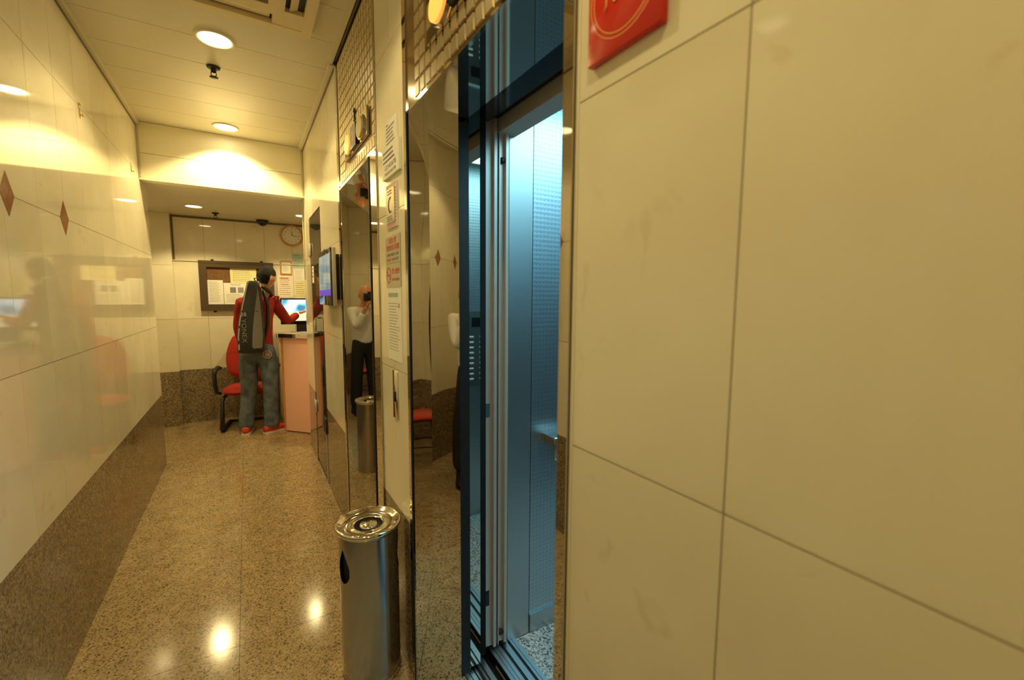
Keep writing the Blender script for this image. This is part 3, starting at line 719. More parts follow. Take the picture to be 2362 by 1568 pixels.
# ------------------------------------------------------------ wall display
t = thing('wall_display', 'black wall display with purple caption bar next to the far lift', 'screen', (XR, 2.96, 1.40))
bevel_box('display_housing', (.432, 2.72, 1.395), (.457, 3.22, 1.735), M['leaf'], t, .004, 2)
bz = bevel_box('bezel', (.428, 2.72, 1.395), (.433, 3.22, 1.735), M['blackgloss'], t, .0015, 1)
box('picture', (.4272, 2.755, 1.49), (.4279, 3.185, 1.705), M['screen_info'], t)
box('caption_bar', (.4272, 2.755, 1.455), (.4279, 3.185, 1.489), M['screen_purple'], t)
bevel_box('wall_bracket', (.457, 2.76, 1.43), (.4815, 3.16, 1.70), M['black'], t, .002, 1)
tube('cable_coil', [(.445, 3.05, 1.737), (.445, 3.06, 1.752), (.445, 3.09, 1.748), (.445, 3.10, 1.737)], .003, M['black'], t, 6)
ss = thing('sticker', 'small white sticker with red writing on the glass door beside the display', 'notice', (.4855, 3.97, 1.55))
box('sheet', (.4835, 3.93, 1.56), (.4855, 4.02, 1.70), M['paper'], ss)
printed('printed_text', (Vector((.4833, 0, 0)), *FR[1:]), -4.01, 1.60, -3.94, 1.69, .0002, 3, M['inkred'], ss, seed=21)

# ------------------------------------------------------------ litter bin
bx, by = .357, 1.62
t = thing('ashtray_bin', 'tall cylindrical steel litter bin with ashtray top by the lift', 'bin', (bx, by, 0))
def bin_body():
    n, R, H = 240, .108, .585; v, f = [], []; nz = 150
    hc = []  # teardrop holes centred at height .47, one facing the left wall, one facing the right wall
    for ang in (math.radians(200), math.radians(343)): hc.append(ang)
    def inside(a, z):
        for h in hc:
            da = (a-h+PI) % (2*PI)-PI; x = da*R; zz = z-.452
            w = .034*math.sqrt(max(0, 1-(zz/.045)**2)) if zz < 0 else (.034*(1-(zz/.085))**.9*(1+.25*math.sin(PI*min(1, zz/.085))) if zz < .085 else 0)
            if zz > -.045 and abs(x) < w: return True
        return False
    for side, rad in ((0, R), (1, R-.004)):
        for j in range(nz+1):
            z = .012+(H-.012)*j/nz
            for i in range(n):
                a = 2*PI*i/n; v.append((bx+rad*math.cos(a), by+rad*math.sin(a), z))
    K = n*(nz+1)
    for j in range(nz):
        for i in range(n):
            i2 = (i+1) % n; a = 2*PI*(i+.5)/n; z = .012+(H-.012)*(j+.5)/nz
            if inside(a, z): continue
            f.append((j*n+i, j*n+i2, (j+1)*n+i2, (j+1)*n+i)); f.append((K+j*n+i, K+(j+1)*n+i, K+(j+1)*n+i2, K+j*n+i2))
    return mk('bin_body', v, f, M['binsteel'], t, True)
bin_body()
lathe('inner_liner', [(0, .02), (.094, .02), (.094, .56)], (bx, by, 0), M['void'], t, 40)
lathe('base_ring', [(.0, 0), (.110, 0), (.111, .008), (.109, .016)], (bx, by, 0), M['chrome'], t, 64)
lathe('ashtray_dish', [(.106, .575), (.117, .588), (.120, .598), (.117, .604), (.110, .602), (.100, .594), (.062, .588), (.056, .592), (.052, .590)], (bx, by, 0), M['chrome'], t, 72)
lathe('dish_well', [(.053, .591), (.050, .572), (.0, .570)], (bx, by, 0), M['black'], t, 48)
lathe('center_knob', [(.034, .570), (.034, .586), (.030, .592), (.0, .594)], (bx, by, 0), M['chrome'], t, 40)

# ------------------------------------------------------------ notice board and papers on the far wall
nbd = thing('notice_board', 'brown framed glazed notice board behind the man in red', 'notice board', (-.08, YF, 1.28), None)
a0, a1, b0, b1 = -.443, .295, 1.277, 1.845
fbox('back_board', FF, a0+.05, b0+.05, a1-.05, b1-.05, .002, .010, M['cork'], nbd)
fw = .072
for (u0, v0, u1, v1) in ((a0, b1-fw, a1, b1), (a0, b0, a1, b0+fw), (a0, b0+fw, a0+fw, b1-fw), (a1-fw, b0+fw, a1, b1-fw)):
    fr_ = fbox('frame_rail', FF, u0, v0, u1, v1, .002, .042, M['darkwood'], nbd)
fbox('frame_highlight', FF, a0+.02, b1-.03, a1-.02, b1-.022, .042, .046, M['darkwood'], nbd)
for u, vv in ((a0+.13, b1), (a1-.12, b1), (a0+.13, b0-.018)):
    bevel_box('hanging_lug', (u-.014, YF-.02, vv), (u+.014, YF-.002, vv+.018), M['black'], nbd, .004, 2)
def fpaper(label, u0, v0, u1, v1, m, d, rows, seed, inkm='ink', head=None, fig=False, name='paper_notice'):
    t = sheet(name, label, 'notice', FF, u0, v0, u1, v1, m, d=d)
    dd = d+.0016; top = v1-(v1-v0)*.06
    if head:
        text('printed_heading', head, FF, (u0+u1)/2, v1-(v1-v0)*.09, (u1-u0)*.115, dd, M['ink'], t); top = v1-(v1-v0)*.18
    if fig:
        for k, uu in enumerate((u0+(u1-u0)*.26, u0+(u1-u0)*.58)):
            fbox('printed_picture', FF, uu, v1-(v1-v0)*.46, uu+(u1-u0)*.24, v1-(v1-v0)*.20, d+.0012, dd, M['ink'] if not k else M['grey'], t)
        top = v1-(v1-v0)*.5
    printed('printed_text', FF, u0+(u1-u0)*.1, v0+(v1-v0)*.08, u1-(u1-u0)*.08, top, dd, rows, M[inkm], t, seed=seed, thick=.25)
    return t
fpaper('white list sheet at the lower left of the notice board', -.370, 1.351, -.222, 1.628, M['paper'], .012, 14, 31)
fpaper('white notice with two pictures, right of the list sheet', -.218, 1.351, .02, 1.598, M['paper'], .012, 8, 32, head='NOTICE', fig=True)
fpaper('pale yellow sheet at the upper right of the notice board', -.148, 1.600, .115, 1.770, M['paperyellow'], .011, 7, 33)
t = thing('framed_certificate', 'small certificate in an orange wooden frame above the pink notice', 'frame', (.437, YF, 1.715), 'papers on the far wall')
fbox('certificate', FF, .385, 1.728, .487, 1.868, .002, .006, M['paper'], t)
for (u0, v0, u1, v1) in ((.373, 1.868, .499, 1.882), (.373, 1.715, .499, 1.729), (.373, 1.729, .386, 1.868), (.486, 1.729, .499, 1.868)):
    fbox('frame_rail', FF, u0, v0, u1, v1, .002, .014, M['woodframe'], t)
printed('printed_text', FF, .40, 1.745, .475, 1.855, .0065, 9, M['inkgreen'], t, seed=35, thick=.25)
t = fpaper('pink bordered notice with red heading left of the screen', .335, 1.435, .508, 1.700, M['paperpink'], .002, 9, 36)
printed('red_heading', FF, .365, 1.655, .475, 1.68, .0038, 1, M['inkred'], t, seed=37, thick=.7)
printed('red_heading', FF, .375, 1.585, .470, 1.60, .0038, 1, M['inkred'], t, seed=38, thick=.6)
fpaper('pale green sheet with writing beside the framed certificate', .512, 1.795, .625, 1.975, M['papergreen'], .002, 6, 39)
fpaper('plain white sheet under the pale green sheet', .518, 1.635, .64, 1.793, M['paper'], .002, 9, 40, 'signmetal')
fpaper('pale yellow sheet above the television, right end', .520, 1.455, .66, 1.632, M['paperyellow'], .002, 6, 41)
# clock
t = thing('wall_clock', 'round brown wall clock high on the far wall', 'clock', (.512, YF, 2.19))
def disc(name, r, d0, d1, m, par, n=48):
    out = [(.512+r*math.cos(2*PI*i/n), 2.19+r*math.sin(2*PI*i/n)) for i in range(n)]
    return prism(name, out, FF, d0, d1, m, par)
disc('clock_case', .128, .002, .028, M['woodframe'], t)
disc('dial', .104, .028, .030, M['clockface'], t)
for i in range(12):
    a = PI/2-2*PI*i/12; text('numeral', str(i or 12), FF, .512+.083*math.cos(a), 2.19+.083*math.sin(a), .027, .0305, M['ink'], t)
for L_, a, w, nm in ((.052, math.radians(92), .004, 'hour_hand'), (.078, math.radians(-12), .0028, 'minute_hand')):
    dx, dz = math.cos(a), math.sin(a)
    prism(nm, [(.512-dz*w, 2.19+dx*w), (.512+dz*w, 2.19-dx*w), (.512+dx*L_+dz*w*.4, 2.19+dz*L_-dx*w*.4), (.512+dx*L_-dz*w*.4, 2.19+dz*L_+dx*w*.4)], FF, .031, .033, M['black'], t)

# ------------------------------------------------------------ reception counter and television
t = thing('reception_counter', 'pink laminate reception counter with wooden edges and steel rim', 'counter', (.45, 5.05, 0))
P0 = Vector((.292, 5.15, 0)); P1 = Vector((.78, 4.62, 0)); dd = (P1-P0).normalized(); nn = Vector((-dd.y, dd.x, 0))
if nn.y < 0: nn = -nn
def cprism(name, s0, s1, n0, n1, z0, z1, m):
    pts = [P0+dd*s0+nn*n0, P0+dd*s1+nn*n0, P0+dd*s1+nn*n1, P0+dd*s0+nn*n1]
    return mk(name, [(p.x, p.y, z0) for p in pts]+[(p.x, p.y, z1) for p in pts], BF, m, t)
L_ = (P1-P0).length
cprism('front_panel', .022, L_, 0, .02, .012, 1.015, M['pink'])
cprism('edge_board', 0, .022, -.004, .30, 0, 1.02, M['deskwood'])
cprism('side_panel', .012, .03, .02, .30, .01, 1.015, M['pink'])
cprism('back_panel', .03, L_, .28, .30, .01, 1.015, M['deskwood'])
cprism('plinth', .03, L_, .025, .275, 0, .06, M['deskwood'])
cprism('counter_top', -.02, L_, -.03, .34, 1.03, 1.055, M['desktop'])
cprism('steel_rim', -.024, L_, -.036, -.03, 1.018, 1.058, M['chrome'])
cprism('under_trim', -.01, L_, -.02, .32, 1.016, 1.030, M['deskwood'])
tc_ = thing('television', 'flat television showing a blue picture on the ledge behind the counter', 'television', (.56, 5.80, 1.11))
bevel_box('television_frame', (.335, 5.77, 1.115), (.80, 5.80, 1.425), M['blackgloss'], tc_, .004, 1)
box('picture', (.352, 5.7685, 1.265), (.785, 5.7698, 1.408), M['screen_tv'], tc_)
box('picture_lower', (.352, 5.7685, 1.155), (.785, 5.7698, 1.2645), M['screen_tvlow'], tc_)
box('stand', (.50, 5.775, 1.02), (.64, 5.80, 1.12), M['black'], tc_)
box('stand_foot', (.44, 5.72, 1.005), (.70, 5.85, 1.02), M['black'], tc_)
bk = thing('back_ledge', 'cream cabinet ledge under the television', 'cabinet', (.8, 5.85, 0))
box('cabinet_body', (.30, 5.70, 0), (1.5, 6.03, .98), M['plasticcream'], bk)
box('cabinet_top', (.28, 5.68, .98), (1.5, 6.035, 1.004), M['desktop'], bk)
pp = thing('loose_papers', 'grey papers lying on the counter top near the glass door', 'papers', (.50, 5.10, 1.055))
for i in range(2):
    mk('paper_sheet', [(.42+.03*i, 5.06, 1.0562+.001*i), (.56+.03*i, 4.94, 1.0562+.001*i), (.66+.02*i, 5.06, 1.0562+.001*i), (.52+.02*i, 5.18, 1.0562+.001*i),
                       (.42+.03*i, 5.06, 1.0570+.001*i), (.56+.03*i, 4.94, 1.0570+.001*i), (.66+.02*i, 5.06, 1.0570+.001*i), (.52+.02*i, 5.18, 1.0570+.001*i)], BF, M['grey'], pp)

# ------------------------------------------------------------ red office chair
def cushion(name, fr, w, hgt, th, m, parent, pw=3.2, segs=16, ribs=None, taper=0):
    """rounded pad in a frame: fr = (origin centre, X, Y, N)"""
    O, X, Y, N = fr; v, f = [], []; n = segs
    rows_ = []
    for side in (1, -1):
        for j in range(n+1):
            for i in range(n+1):
                a, b = -1+2*i/n, -1+2*j/n
                # squircle mapping
                sx = a*math.sqrt(max(0, 1-b*b*.38)); sy = b*math.sqrt(max(0, 1-a*a*.38))
                e = max(abs(a), abs(b)); t_ = th/2*(1-e**pw)**.6 if e < 1 else 0
                if ribs and side > 0:
                    for rb in ribs: t_ -= .012*math.exp(-((b-rb)/.05)**2)*(1-e**6)
                wx = w/2*sx*(1-taper*b)
                v.append(O+X*wx+Y*(hgt/2*sy)+N*(side*t_))
    K = (n+1)**2
    for s in range(2):
        for j in range(n):
            for i in range(n):
                q = [s*K+j*(n+1)+i, s*K+j*(n+1)+i+1, s*K+(j+1)*(n+1)+i+1, s*K+(j+1)*(n+1)+i]
                f.append(tuple(q if s == 0 else q[::-1]))
    return mk(name, v, f, m, parent, True)
ch = thing('office_chair', 'red fabric office chair with black arms behind the man', 'chair', (0, 5.60, 0))
cxn, cyn = -.015, 5.60
rotc = math.radians(-8)
cX = Vector((math.cos(rotc), math.sin(rotc), 0)); cY = Vector((-math.sin(rotc), math.cos(rotc), 0)); cZ = Vector((0, 0, 1))
def cp(x, y, z): return Vector((cxn, cyn, 0))+cX*x+cY*y+cZ*z
cushion('seat', (cp(0, -.02, .425), cX, cY, cZ), .50, .48, .10, M['redfabric'], ch)
bN = (-cY*.97+cZ*.2).normalized(); bY = cX.cross(bN)*-1
if bY.z < 0: bY = -bY
cushion('backrest', (cp(0, .25, .765), cX, bY, bN), .50, .56, .10, M['redfabric'], ch, ribs=(-.55, -.28, 0.0), taper=.07)
cushion('back_shell', (cp(0, .285, .765), cX, bY, bN), .49, .55, .05, M['black'], ch, taper=.07)
for s in (-1, 1):
    tube('armrest', [cp(s*.245, -.12, .40), cp(s*.285, -.13, .42), cp(s*.292, -.15, .50), cp(s*.292, -.16, .62), cp(s*.292, -.13, .655), cp(s*.292, .02, .665), cp(s*.285, .10, .65)], [.014, .02, .02, .02, .024, .026, .018], M['black'], ch, 10)
    tube('leg', [cp(s*.225, .22, .36), cp(s*.225, -.14, .36), cp(s*.228, -.19, .33), cp(s*.23, -.21, .20), cp(s*.235, -.23, .045), cp(s*.235, -.19, .018), cp(s*.235, .20, .018)], [.015, .016, .018, .020, .024, .024, .02], M['black'], ch, 10)
tube('rear_bar', [cp(-.235, .20, .018), cp(.235, .20, .018)], .016, M['black'], ch, 8)
tube('back_support', [cp(0, .15, .36), cp(0, .30, .38), cp(0, .315, .55)], .022, M['black'], ch, 8)

# ------------------------------------------------------------ stools behind the camera, seen in the mirrors
def stool(x, y, label):
    t = thing('stool', label, 'stool', (x, y, 0), 'red stools behind the photographer')
    lathe('seat', [(0, .455), (.12, .456), (.145, .450), (.150, .438), (.145, .425), (0, .420)], (x, y, 0), M['plasticred'], t, 36)
    lathe('seat_rim', [(.140, .424), (.146, .418), (.140, .410), (.130, .416)], (x, y, 0), M['black'], t, 30)
    for k in range(4):
        a = PI/4+k*PI/2; ca, sa = math.cos(a), math.sin(a)
        tube('leg', [(x+.10*ca, y+.10*sa, .42), (x+.15*ca, y+.15*sa, .0)], .011, M['black'], t, 8)
    tube('leg_ring', [(x+.128*math.cos(2*PI*i/24), y+.128*math.sin(2*PI*i/24), .19) for i in range(25)], .005, M['black'], t, 6)
stool(.215, -.72, 'round red stool by the back wall, reflected in the near lift jamb')
stool(-.33, -.80, 'round red stool behind the photographer, reflected in the far lift jamb')

# ------------------------------------------------------------ people
def skin_mesh(pts, edges, radii, sub=2):
    me = bpy.data.meshes.new('tmp'); me.from_pydata([tuple(p) for p in pts], edges, []); me.update()
    o = bpy.data.objects.new('tmp', me); C.objects.link(o)
    md = o.modifiers.new('skin', 'SKIN')
    for i, r in enumerate(radii):
        sv = me.skin_vertices[0].data[i]; rr = r if isinstance(r, tuple) else (r, r); sv.radius = rr; sv.use_root = (i == 0)
    md.use_smooth_shade = True
    if sub: s = o.modifiers.new('sub', 'SUBSURF'); s.levels = sub; s.render_levels = sub
    dg = bpy.context.evaluated_depsgraph_get(); dg.update()
    ev = bpy.data.meshes.new_from_object(o.evaluated_get(dg))
    v = [Vector(q.co) for q in ev.vertices]; f = [tuple(p.vertices) for p in ev.polygons]
    bpy.data.objects.remove(o); bpy.data.meshes.remove(me); bpy.data.meshes.remove(ev)
    return v, f
def join(parts):
    v, f = [], []
    for a, b in parts:
        k = len(v); v += a; f += [tuple(i+k for i in q) for q in b]
    return v, f
def chain(list_of_chains):
    """[(point, radius), ...] chains; points shared by equal coordinates"""
    pts, rad, ed, idx = [], [], [], {}
    for chn in list_of_chains:
        prev = None
        for p, r in chn:
            key = tuple(round(c, 4) for c in p)
            if key not in idx: idx[key] = len(pts); pts.append(Vector(p)); rad.append(r)
            i = idx[key]
            if prev is not None and prev != i: ed.append((prev, i))
            prev = i
    return pts, ed, rad
def hand(wrist, d, n, side, curl=.5, s=1.0):
    """wrist point, direction along the hand, palm normal (palm faces n), side +1 thumb towards d x n"""
    d = Vector(d).normalized(); n = Vector(n); n = (n-d*n.dot(d)).normalized(); lat = d.cross(n)*side
    w = Vector(wrist); palm = w+d*.05*s; ch_ = []
    ch_.append([(w, (.024*s, .018*s)), (palm, (.032*s, .016*s)), (w+d*.082*s, (.034*s, .014*s))])
    out = [skin_mesh(*chain(ch_), 1)]
    for k, (off, ln) in enumerate(((.028, .070), (.010, .080), (-.009, .074), (-.027, .058))):
        b = w+d*.070*s+lat*off*s; pts = [(w+d*.045*s+lat*off*.8*s, .010*s), (b, .010*s)]; ang = 0; p = b
        for q, fr_ in enumerate((.45, .32, .26)):
            ang += curl*(.7 if q == 0 else .9); p = p+(d*math.cos(ang)+n*math.sin(ang))*ln*fr_*s; pts.append((p, (.0088-.001*q)*s))
        out.append(skin_mesh(*chain([pts]), 1))
    tb = w+d*.022*s+lat*.022*s; p1 = tb+(lat*.8+d*.6+n*.3).normalized()*.034*s; p2 = p1+(lat*.3+d*.8+n*.5).normalized()*.028*s; p3 = p2+(d*.8+n*.6).normalized()*.022*s
    out.append(skin_mesh(*chain([[(w+d*.02*s, .012*s), (tb, .013*s), (p1, .0115*s), (p2, .010*s), (p3, .0085*s)]]), 1))
    return join(out)
def head_mesh(c, fwd, up, s=1.0):
    fwd = Vector(fwd).normalized(); up = Vector(up); up = (up-fwd*up.dot(fwd)).normalized(); rt = fwd.cross(up)
    v, f = [], []; nu, nv = 32, 24
    for j in range(nv+1):
        th = PI*j/nv
        for i in range(nu):
            ph = 2*PI*i/nu; x = math.sin(th)*math.sin(ph); y = math.sin(th)*math.cos(ph); z_ = math.cos(th)
            X_, Y_, Z_ = .076*x, .094*y, .118*z_
            if z_ < 0:
                X_ *= 1-.28*(-z_)**1.2
                if y < 0: Y_ *= 1-.45*(-z_)
                else: Y_ = Y_*(1-.10*(-z_))+.010*(-z_)
            if y > .8 and abs(x) < .22 and -.28 < z_ < .1: Y_ += .020*(1-abs(x)/.22)*(1-abs(z_+.14)/.24 if abs(z_+.14) < .24 else 0)
            if y > .6 and .08 < z_ < .3: Y_ += .004
            if y > .5 and .16 < abs(x) < .5 and -.08 < z_ < .1: Y_ -= .006
            if y > .8 and abs(x) < .25 and -.55 < z_ < -.42: Y_ += .004
            v.append(Vector(c)+(rt*X_+fwd*Y_+up*Z_)*s)
    for j in range(nv):
        for i in range(nu):
            i2 = (i+1) % nu; f.append((j*nu+i, (j+1)*nu+i, (j+1)*nu+i2, j*nu+i2))
    parts = [(v, f)]
    for sd in (-1, 1):       # ears: outer shell ring and lobe
        ev, ef = [], []
        for j in range(9):
            th = PI*j/8
            for i in range(12):
                ph = 2*PI*i/12; q = Vector((.009*math.sin(th)*math.cos(ph), .019*math.sin(th)*math.sin(ph), .033*math.cos(th)))
                if q.x*sd > 0: q.x *= .5+6*math.hypot(q.y, q.z*.6)
                ev.append(Vector(c)+(rt*(sd*.076+q.x)+fwd*(-.006+q.y-.2*q.z*-1)+up*(-.012+q.z))*s)
        for j in range(8):
            for i in range(12): i2 = (i+1) % 12; ef.append((j*12+i, (j+1)*12+i, (j+1)*12+i2, j*12+i2))
        parts.append((ev, ef))
    return join(parts), (fwd, rt, up)
def ell(c, ax, r, nu=14, nv=10):
    v, f = [], []
    for j in range(nv+1):
        th = PI*j/nv
        for i in range(nu):
            ph = 2*PI*i/nu; v.append(Vector(c)+ax[0]*(r[0]*math.sin(th)*math.cos(ph))+ax[1]*(r[1]*math.sin(th)*math.sin(ph))+ax[2]*(r[2]*math.cos(th)))
    for j in range(nv):
        for i in range(nu): i2 = (i+1) % nu; f.append((j*nu+i, (j+1)*nu+i, (j+1)*nu+i2, j*nu+i2))
    return v, f
def face_bits(c, ax, parent, s=1, mouth=True):
    fwd, rt, up = ax
    for sd in (-1, 1):
        ey = mk('eye', *ell(Vector(c)+(rt*.030*sd+fwd*.082+up*.004)*s, (rt, fwd, up), (.012*s, .008*s, .008*s)), M['paper'], parent, True)
        mk('pupil', *ell(Vector(c)+(rt*.030*sd+fwd*.089+up*.004)*s, (rt, fwd, up), (.005*s, .003*s, .005*s)), M['black'], ey, True)
        tube('eyebrow', [Vector(c)+(rt*.016*sd+fwd*.093+up*.022)*s, Vector(c)+(rt*.032*sd+fwd*.090+up*.026)*s, Vector(c)+(rt*.048*sd+fwd*.078+up*.020)*s], .0028, M['hair'], parent, 6)
    tube('mouth', [Vector(c)+(rt*-.022+fwd*.086-up*.058)*s, Vector(c)+(fwd*.095-up*.057)*s, Vector(c)+(rt*.022+fwd*.086-up*.058)*s], [.002, .005, .002], M['inkred'], parent, 6)

def V(*a): return Vector(a)
# --- the man in red
man = thing('person', 'man in red sweatshirt and jeans with a long black bag, back turned', 'person', (.06, 5.25, 0))
hipL, hipR = V(-.010, 5.265, .90), V(.165, 5.235, .90); pel = V(.08, 5.25, .94)
kneeL, kneeR = V(-.015, 5.255, .49), V(.180, 5.200, .48); ankL, ankR = V(-.060, 5.275, .10), V(.170, 5.19, .10)
sp1, sp2, chst, neckb, headb = V(.085, 5.255, 1.08), V(.09, 5.265, 1.24), V(.105, 5.275, 1.38), V(.13, 5.285, 1.47), V(.165, 5.30, 1.56)
shL, shR = V(-.048, 5.235, 1.372), V(.245, 5.32, 1.388)
elL, wrL = V(-.085, 5.25, 1.13), V(-.062, 5.37, .93)
elR, wrR = V(.385, 5.43, 1.165), V(.500, 5.50, 1.25)
hc = V(.192, 5.300, 1.645); hf = V(.72, .62, -.30)
(hv, hfz), hax = head_mesh(hc, hf, V(0.05, 0.05, 1))
body = skin_mesh(*chain([
    [(pel, (.09, .07)), (sp1, (.09, .07)), (sp2, (.10, .075)), (chst, (.10, .07)), (neckb, .05), (headb, .046), (hc, .05)],
    [(chst, (.10, .07)), (shL, .04), (elL, .032), (wrL, .025)], [(chst, (.10, .07)), (shR, .04), (elR, .032), (wrR, .025)],
    [(pel, (.09, .07)), (hipL, .065), (kneeL, .045), (ankL, .036), (ankL+V(.0, .0, -.05), .034)],
    [(pel, (.09, .07)), (hipR, .065), (kneeR, .045), (ankR, .036), (ankR+V(.0, .0, -.05), .034)]]))
hR = hand(wrR+V(.012, .008, .006), V(.75, .45, .30), V(.1, .2, -1), 1, .5); hL = hand(wrL, V(.1, .35, -.9), V(.9, .1, .1), 1, .4)
bv, bf = join([body, (hv, hfz), hR, hL])
bd = mk('body', bv, bf, M['skin'], man, True)
face_bits(hc, hax, bd)
sh = skin_mesh(*chain([
    [(V(.085, 5.25, .84), (.152, .122)), (V(.085, 5.25, .95), (.152, .122)), (sp1, (.150, .120)), (sp2, (.158, .118)), (chst, (.142, .105)), (V(.115, 5.28, 1.44), (.085, .075)), (neckb+V(0, 0, .015), (.058, .058))],
    [(chst, (.142, .105)), (shL, .068), (shL*.45+elL*.55, .056), (elL, .052), (elL*.4+wrL*.6, .044), (wrL+V(0, -.01, .02), .038)],
    [(chst, (.142, .105)), (shR, .070), (shR*.45+elR*.55, .060), (elR, .056), (elR*.4+wrR*.6, .046), (wrR, .036)]]))
mk('sweatshirt', *sh, M['redknit'], man, True)
tr = skin_mesh(*chain([
    [(V(.08, 5.25, 1.02), (.128, .10)), (V(.08, 5.25, .88), (.135, .108)), (hipL+V(.002, 0, -.10), .110), (kneeL+V(0, 0, .12), .094), (kneeL, .083), (kneeL*.5+ankL*.5, .078), (ankL+V(0, 0, .02), .080), (ankL+V(.0, -.003, -.055), .086)],
    [(V(.08, 5.25, .88), (.135, .108)), (hipR+V(-.002, 0, -.10), .108), (kneeR+V(0, 0, .12), .092), (kneeR, .082), (kneeR*.5+ankR*.5, .078), (ankR+V(0, 0, .02), .080), (ankR+V(.0, -.003, -.055), .086)]]))
jn = mk('jeans', *tr, M['denim'], man, True)
# round pocket patch
pc = V(.158, 5.128, .845)
pfr = (pc, Vector((.97, -.10, 0)).normalized(), Vector((0, .12, 1)).normalized(), Vector((.08, -1, .12)).normalized())
def rdisc(name, r, d0, d1, m, par): return prism(name, [(r*math.cos(2*PI*i/28), r*math.sin(2*PI*i/28)) for i in range(28)], pfr, d0, d1, m, par)
rdisc('pocket_patch', .043, -.01, .004, M['bagpipe'], jn); rdisc('patch_ring', .037, .004, .006, M['redframe'], jn); rdisc('patch_center', .032, .006, .008, M['denim'], jn)
bpy.data.objects[jn.children[-1].name]
for zz in (.012, -.001, -.014):
    fb = prism('patch_lettering', [(-.022, zz-.004), (.022, zz-.004), (.022, zz+.004), (-.022, zz+.004)], pfr, .008, .009, M['bagpipe'], jn)
# hair: shell over crown and back
def hair(c, ax, parent, s=1.03):
    fwd, rt, up = ax; v, f, keep = [], [], {}; nu, nv = 48, 34; rnd = random.Random(4)
    for j in range(nv+1):
        th = PI*j/nv
        for i in range(nu):
            ph = 2*PI*i/nu; x = math.sin(th)*math.sin(ph); y = math.sin(th)*math.cos(ph); z_ = math.cos(th)
            r = s+.045*rnd.random()+(.03 if z_ > .6 else 0)
            X_, Y_, Z_ = .078*x*r, .098*y*r, .119*z_*r
            if z_ < 0: X_ *= 1-.2*(-z_)**1.2; Y_ *= 1-.22*(-z_) if y < 0 else 1
            v.append(Vector(c)+rt*X_+fwd*Y_+up*Z_)
            keep[(j, i)] = (z_ > .55) or (y < .62 and z_ > .12+.25*max(0, y)) or (y < -.18 and z_ > -.70) or (.13 < y < .26 and z_ > -.2)
    for j in range(nv):
        for i in range(nu):
            i2 = (i+1) % nu
            if all(keep[q] for q in ((j, i), (j+1, i), (j+1, i2), (j, i2))): f.append((j*nu+i, (j+1)*nu+i, (j+1)*nu+i2, j*nu+i2))
    return mk('hair', v, f, M['hair'], parent, True)
hair(hc, hax, man)
def shoe(ank, d, parent, label=None):
    d = Vector((*d, 0)).normalized(); l = Vector((d.y, -d.x, 0)); b = Vector((ank.x, ank.y, 0))-d*.03
    v, f = [], []; n = 16; prof = [(-.05, .028, .060), (-.03, .038, .085), (.02, .040, .092), (.08, .042, .075), (.14, .046, .055), (.19, .042, .045), (.225, .02, .03)]
    for (s_, w, h_) in prof:
        for i in range(n):
            a = 2*PI*i/n; v.append(b+d*s_+l*w*math.cos(a)+Vector((0, 0, .014+max(0, h_/2+h_/2*math.sin(a)))))
    for j in range(len(prof)-1):
        for i in range(n): i2 = (i+1) % n; f.append((j*n+i, j*n+i2, (j+1)*n+i2, (j+1)*n+i))
    f.append(tuple(range(n-1, -1, -1))); f.append(tuple((len(prof)-1)*n+i for i in range(n)))
    so = mk('shoe', v, f, M['shoered'], parent, True)
    v2 = []; 
    for z_ in (0, .02):
        for (s_, w, h_) in prof: v2.append(b+d*s_+l*(w+.002)+V(0, 0, z_))
        for (s_, w, h_) in prof[::-1]: v2.append(b+d*s_-l*(w+.002)+V(0, 0, z_))
    K = len(prof)*2
    mk('sole', v2, [tuple(range(K-1, -1, -1)), tuple(range(K, 2*K))]+[(i, (i+1) % K, K+(i+1) % K, K+i) for i in range(K)], M['shoewhite'], so)
    return so
shoe(ankL, (.15, 1), man); shoe(ankR, (.95, .5), man)
# --- long racket bag on his back (worn, still a thing of its own)
bag = thing('racket_bag', 'long black and grey racket bag slung on the back of the man in red', 'bag', (.03, 5.10, .90))
def bag_rings(sc_=1.0):
    # z, centre x, centre y, half width, half depth
    return [(.885, .022, 5.085, .108, .060), (.90, .022, 5.080, .118, .072), (1.0, .022, 5.078, .122, .080), (1.15, .030, 5.078, .115, .080), (1.30, .042, 5.085, .100, .072),
            (1.42, .055, 5.098, .085, .060), (1.52, .065, 5.112, .070, .048), (1.585, .070, 5.122, .060, .038), (1.60, .071, 5.124, .045, .025)]
def superell(a, w, d_, p=.55):
    ca, sa = math.cos(a), math.sin(a); return (w*math.copysign(abs(ca)**p, ca), d_*math.copysign(abs(sa)**p, sa))
v, f, n = [], [], 28
ring_list = bag_rings()
for (z_, cx_, cy_, w, d_) in ring_list:
    for i in range(n):
        a = 2*PI*i/n; x_, y_ = superell(a, w, d_); v.append((cx_+x_*math.cos(-.15)-y_*math.sin(-.15)*0, cy_+y_+x_*.12, z_))
for j in range(len(ring_list)-1):
    for i in range(n): i2 = (i+1) % n; f.append((j*n+i, j*n+i2, (j+1)*n+i2, (j+1)*n+i))
f.append(tuple(range(n-1, -1, -1))); f.append(tuple((len(ring_list)-1)*n+i for i in range(n)))
bb = mk('bag_body', v, f, M['bagblack'], bag, True)
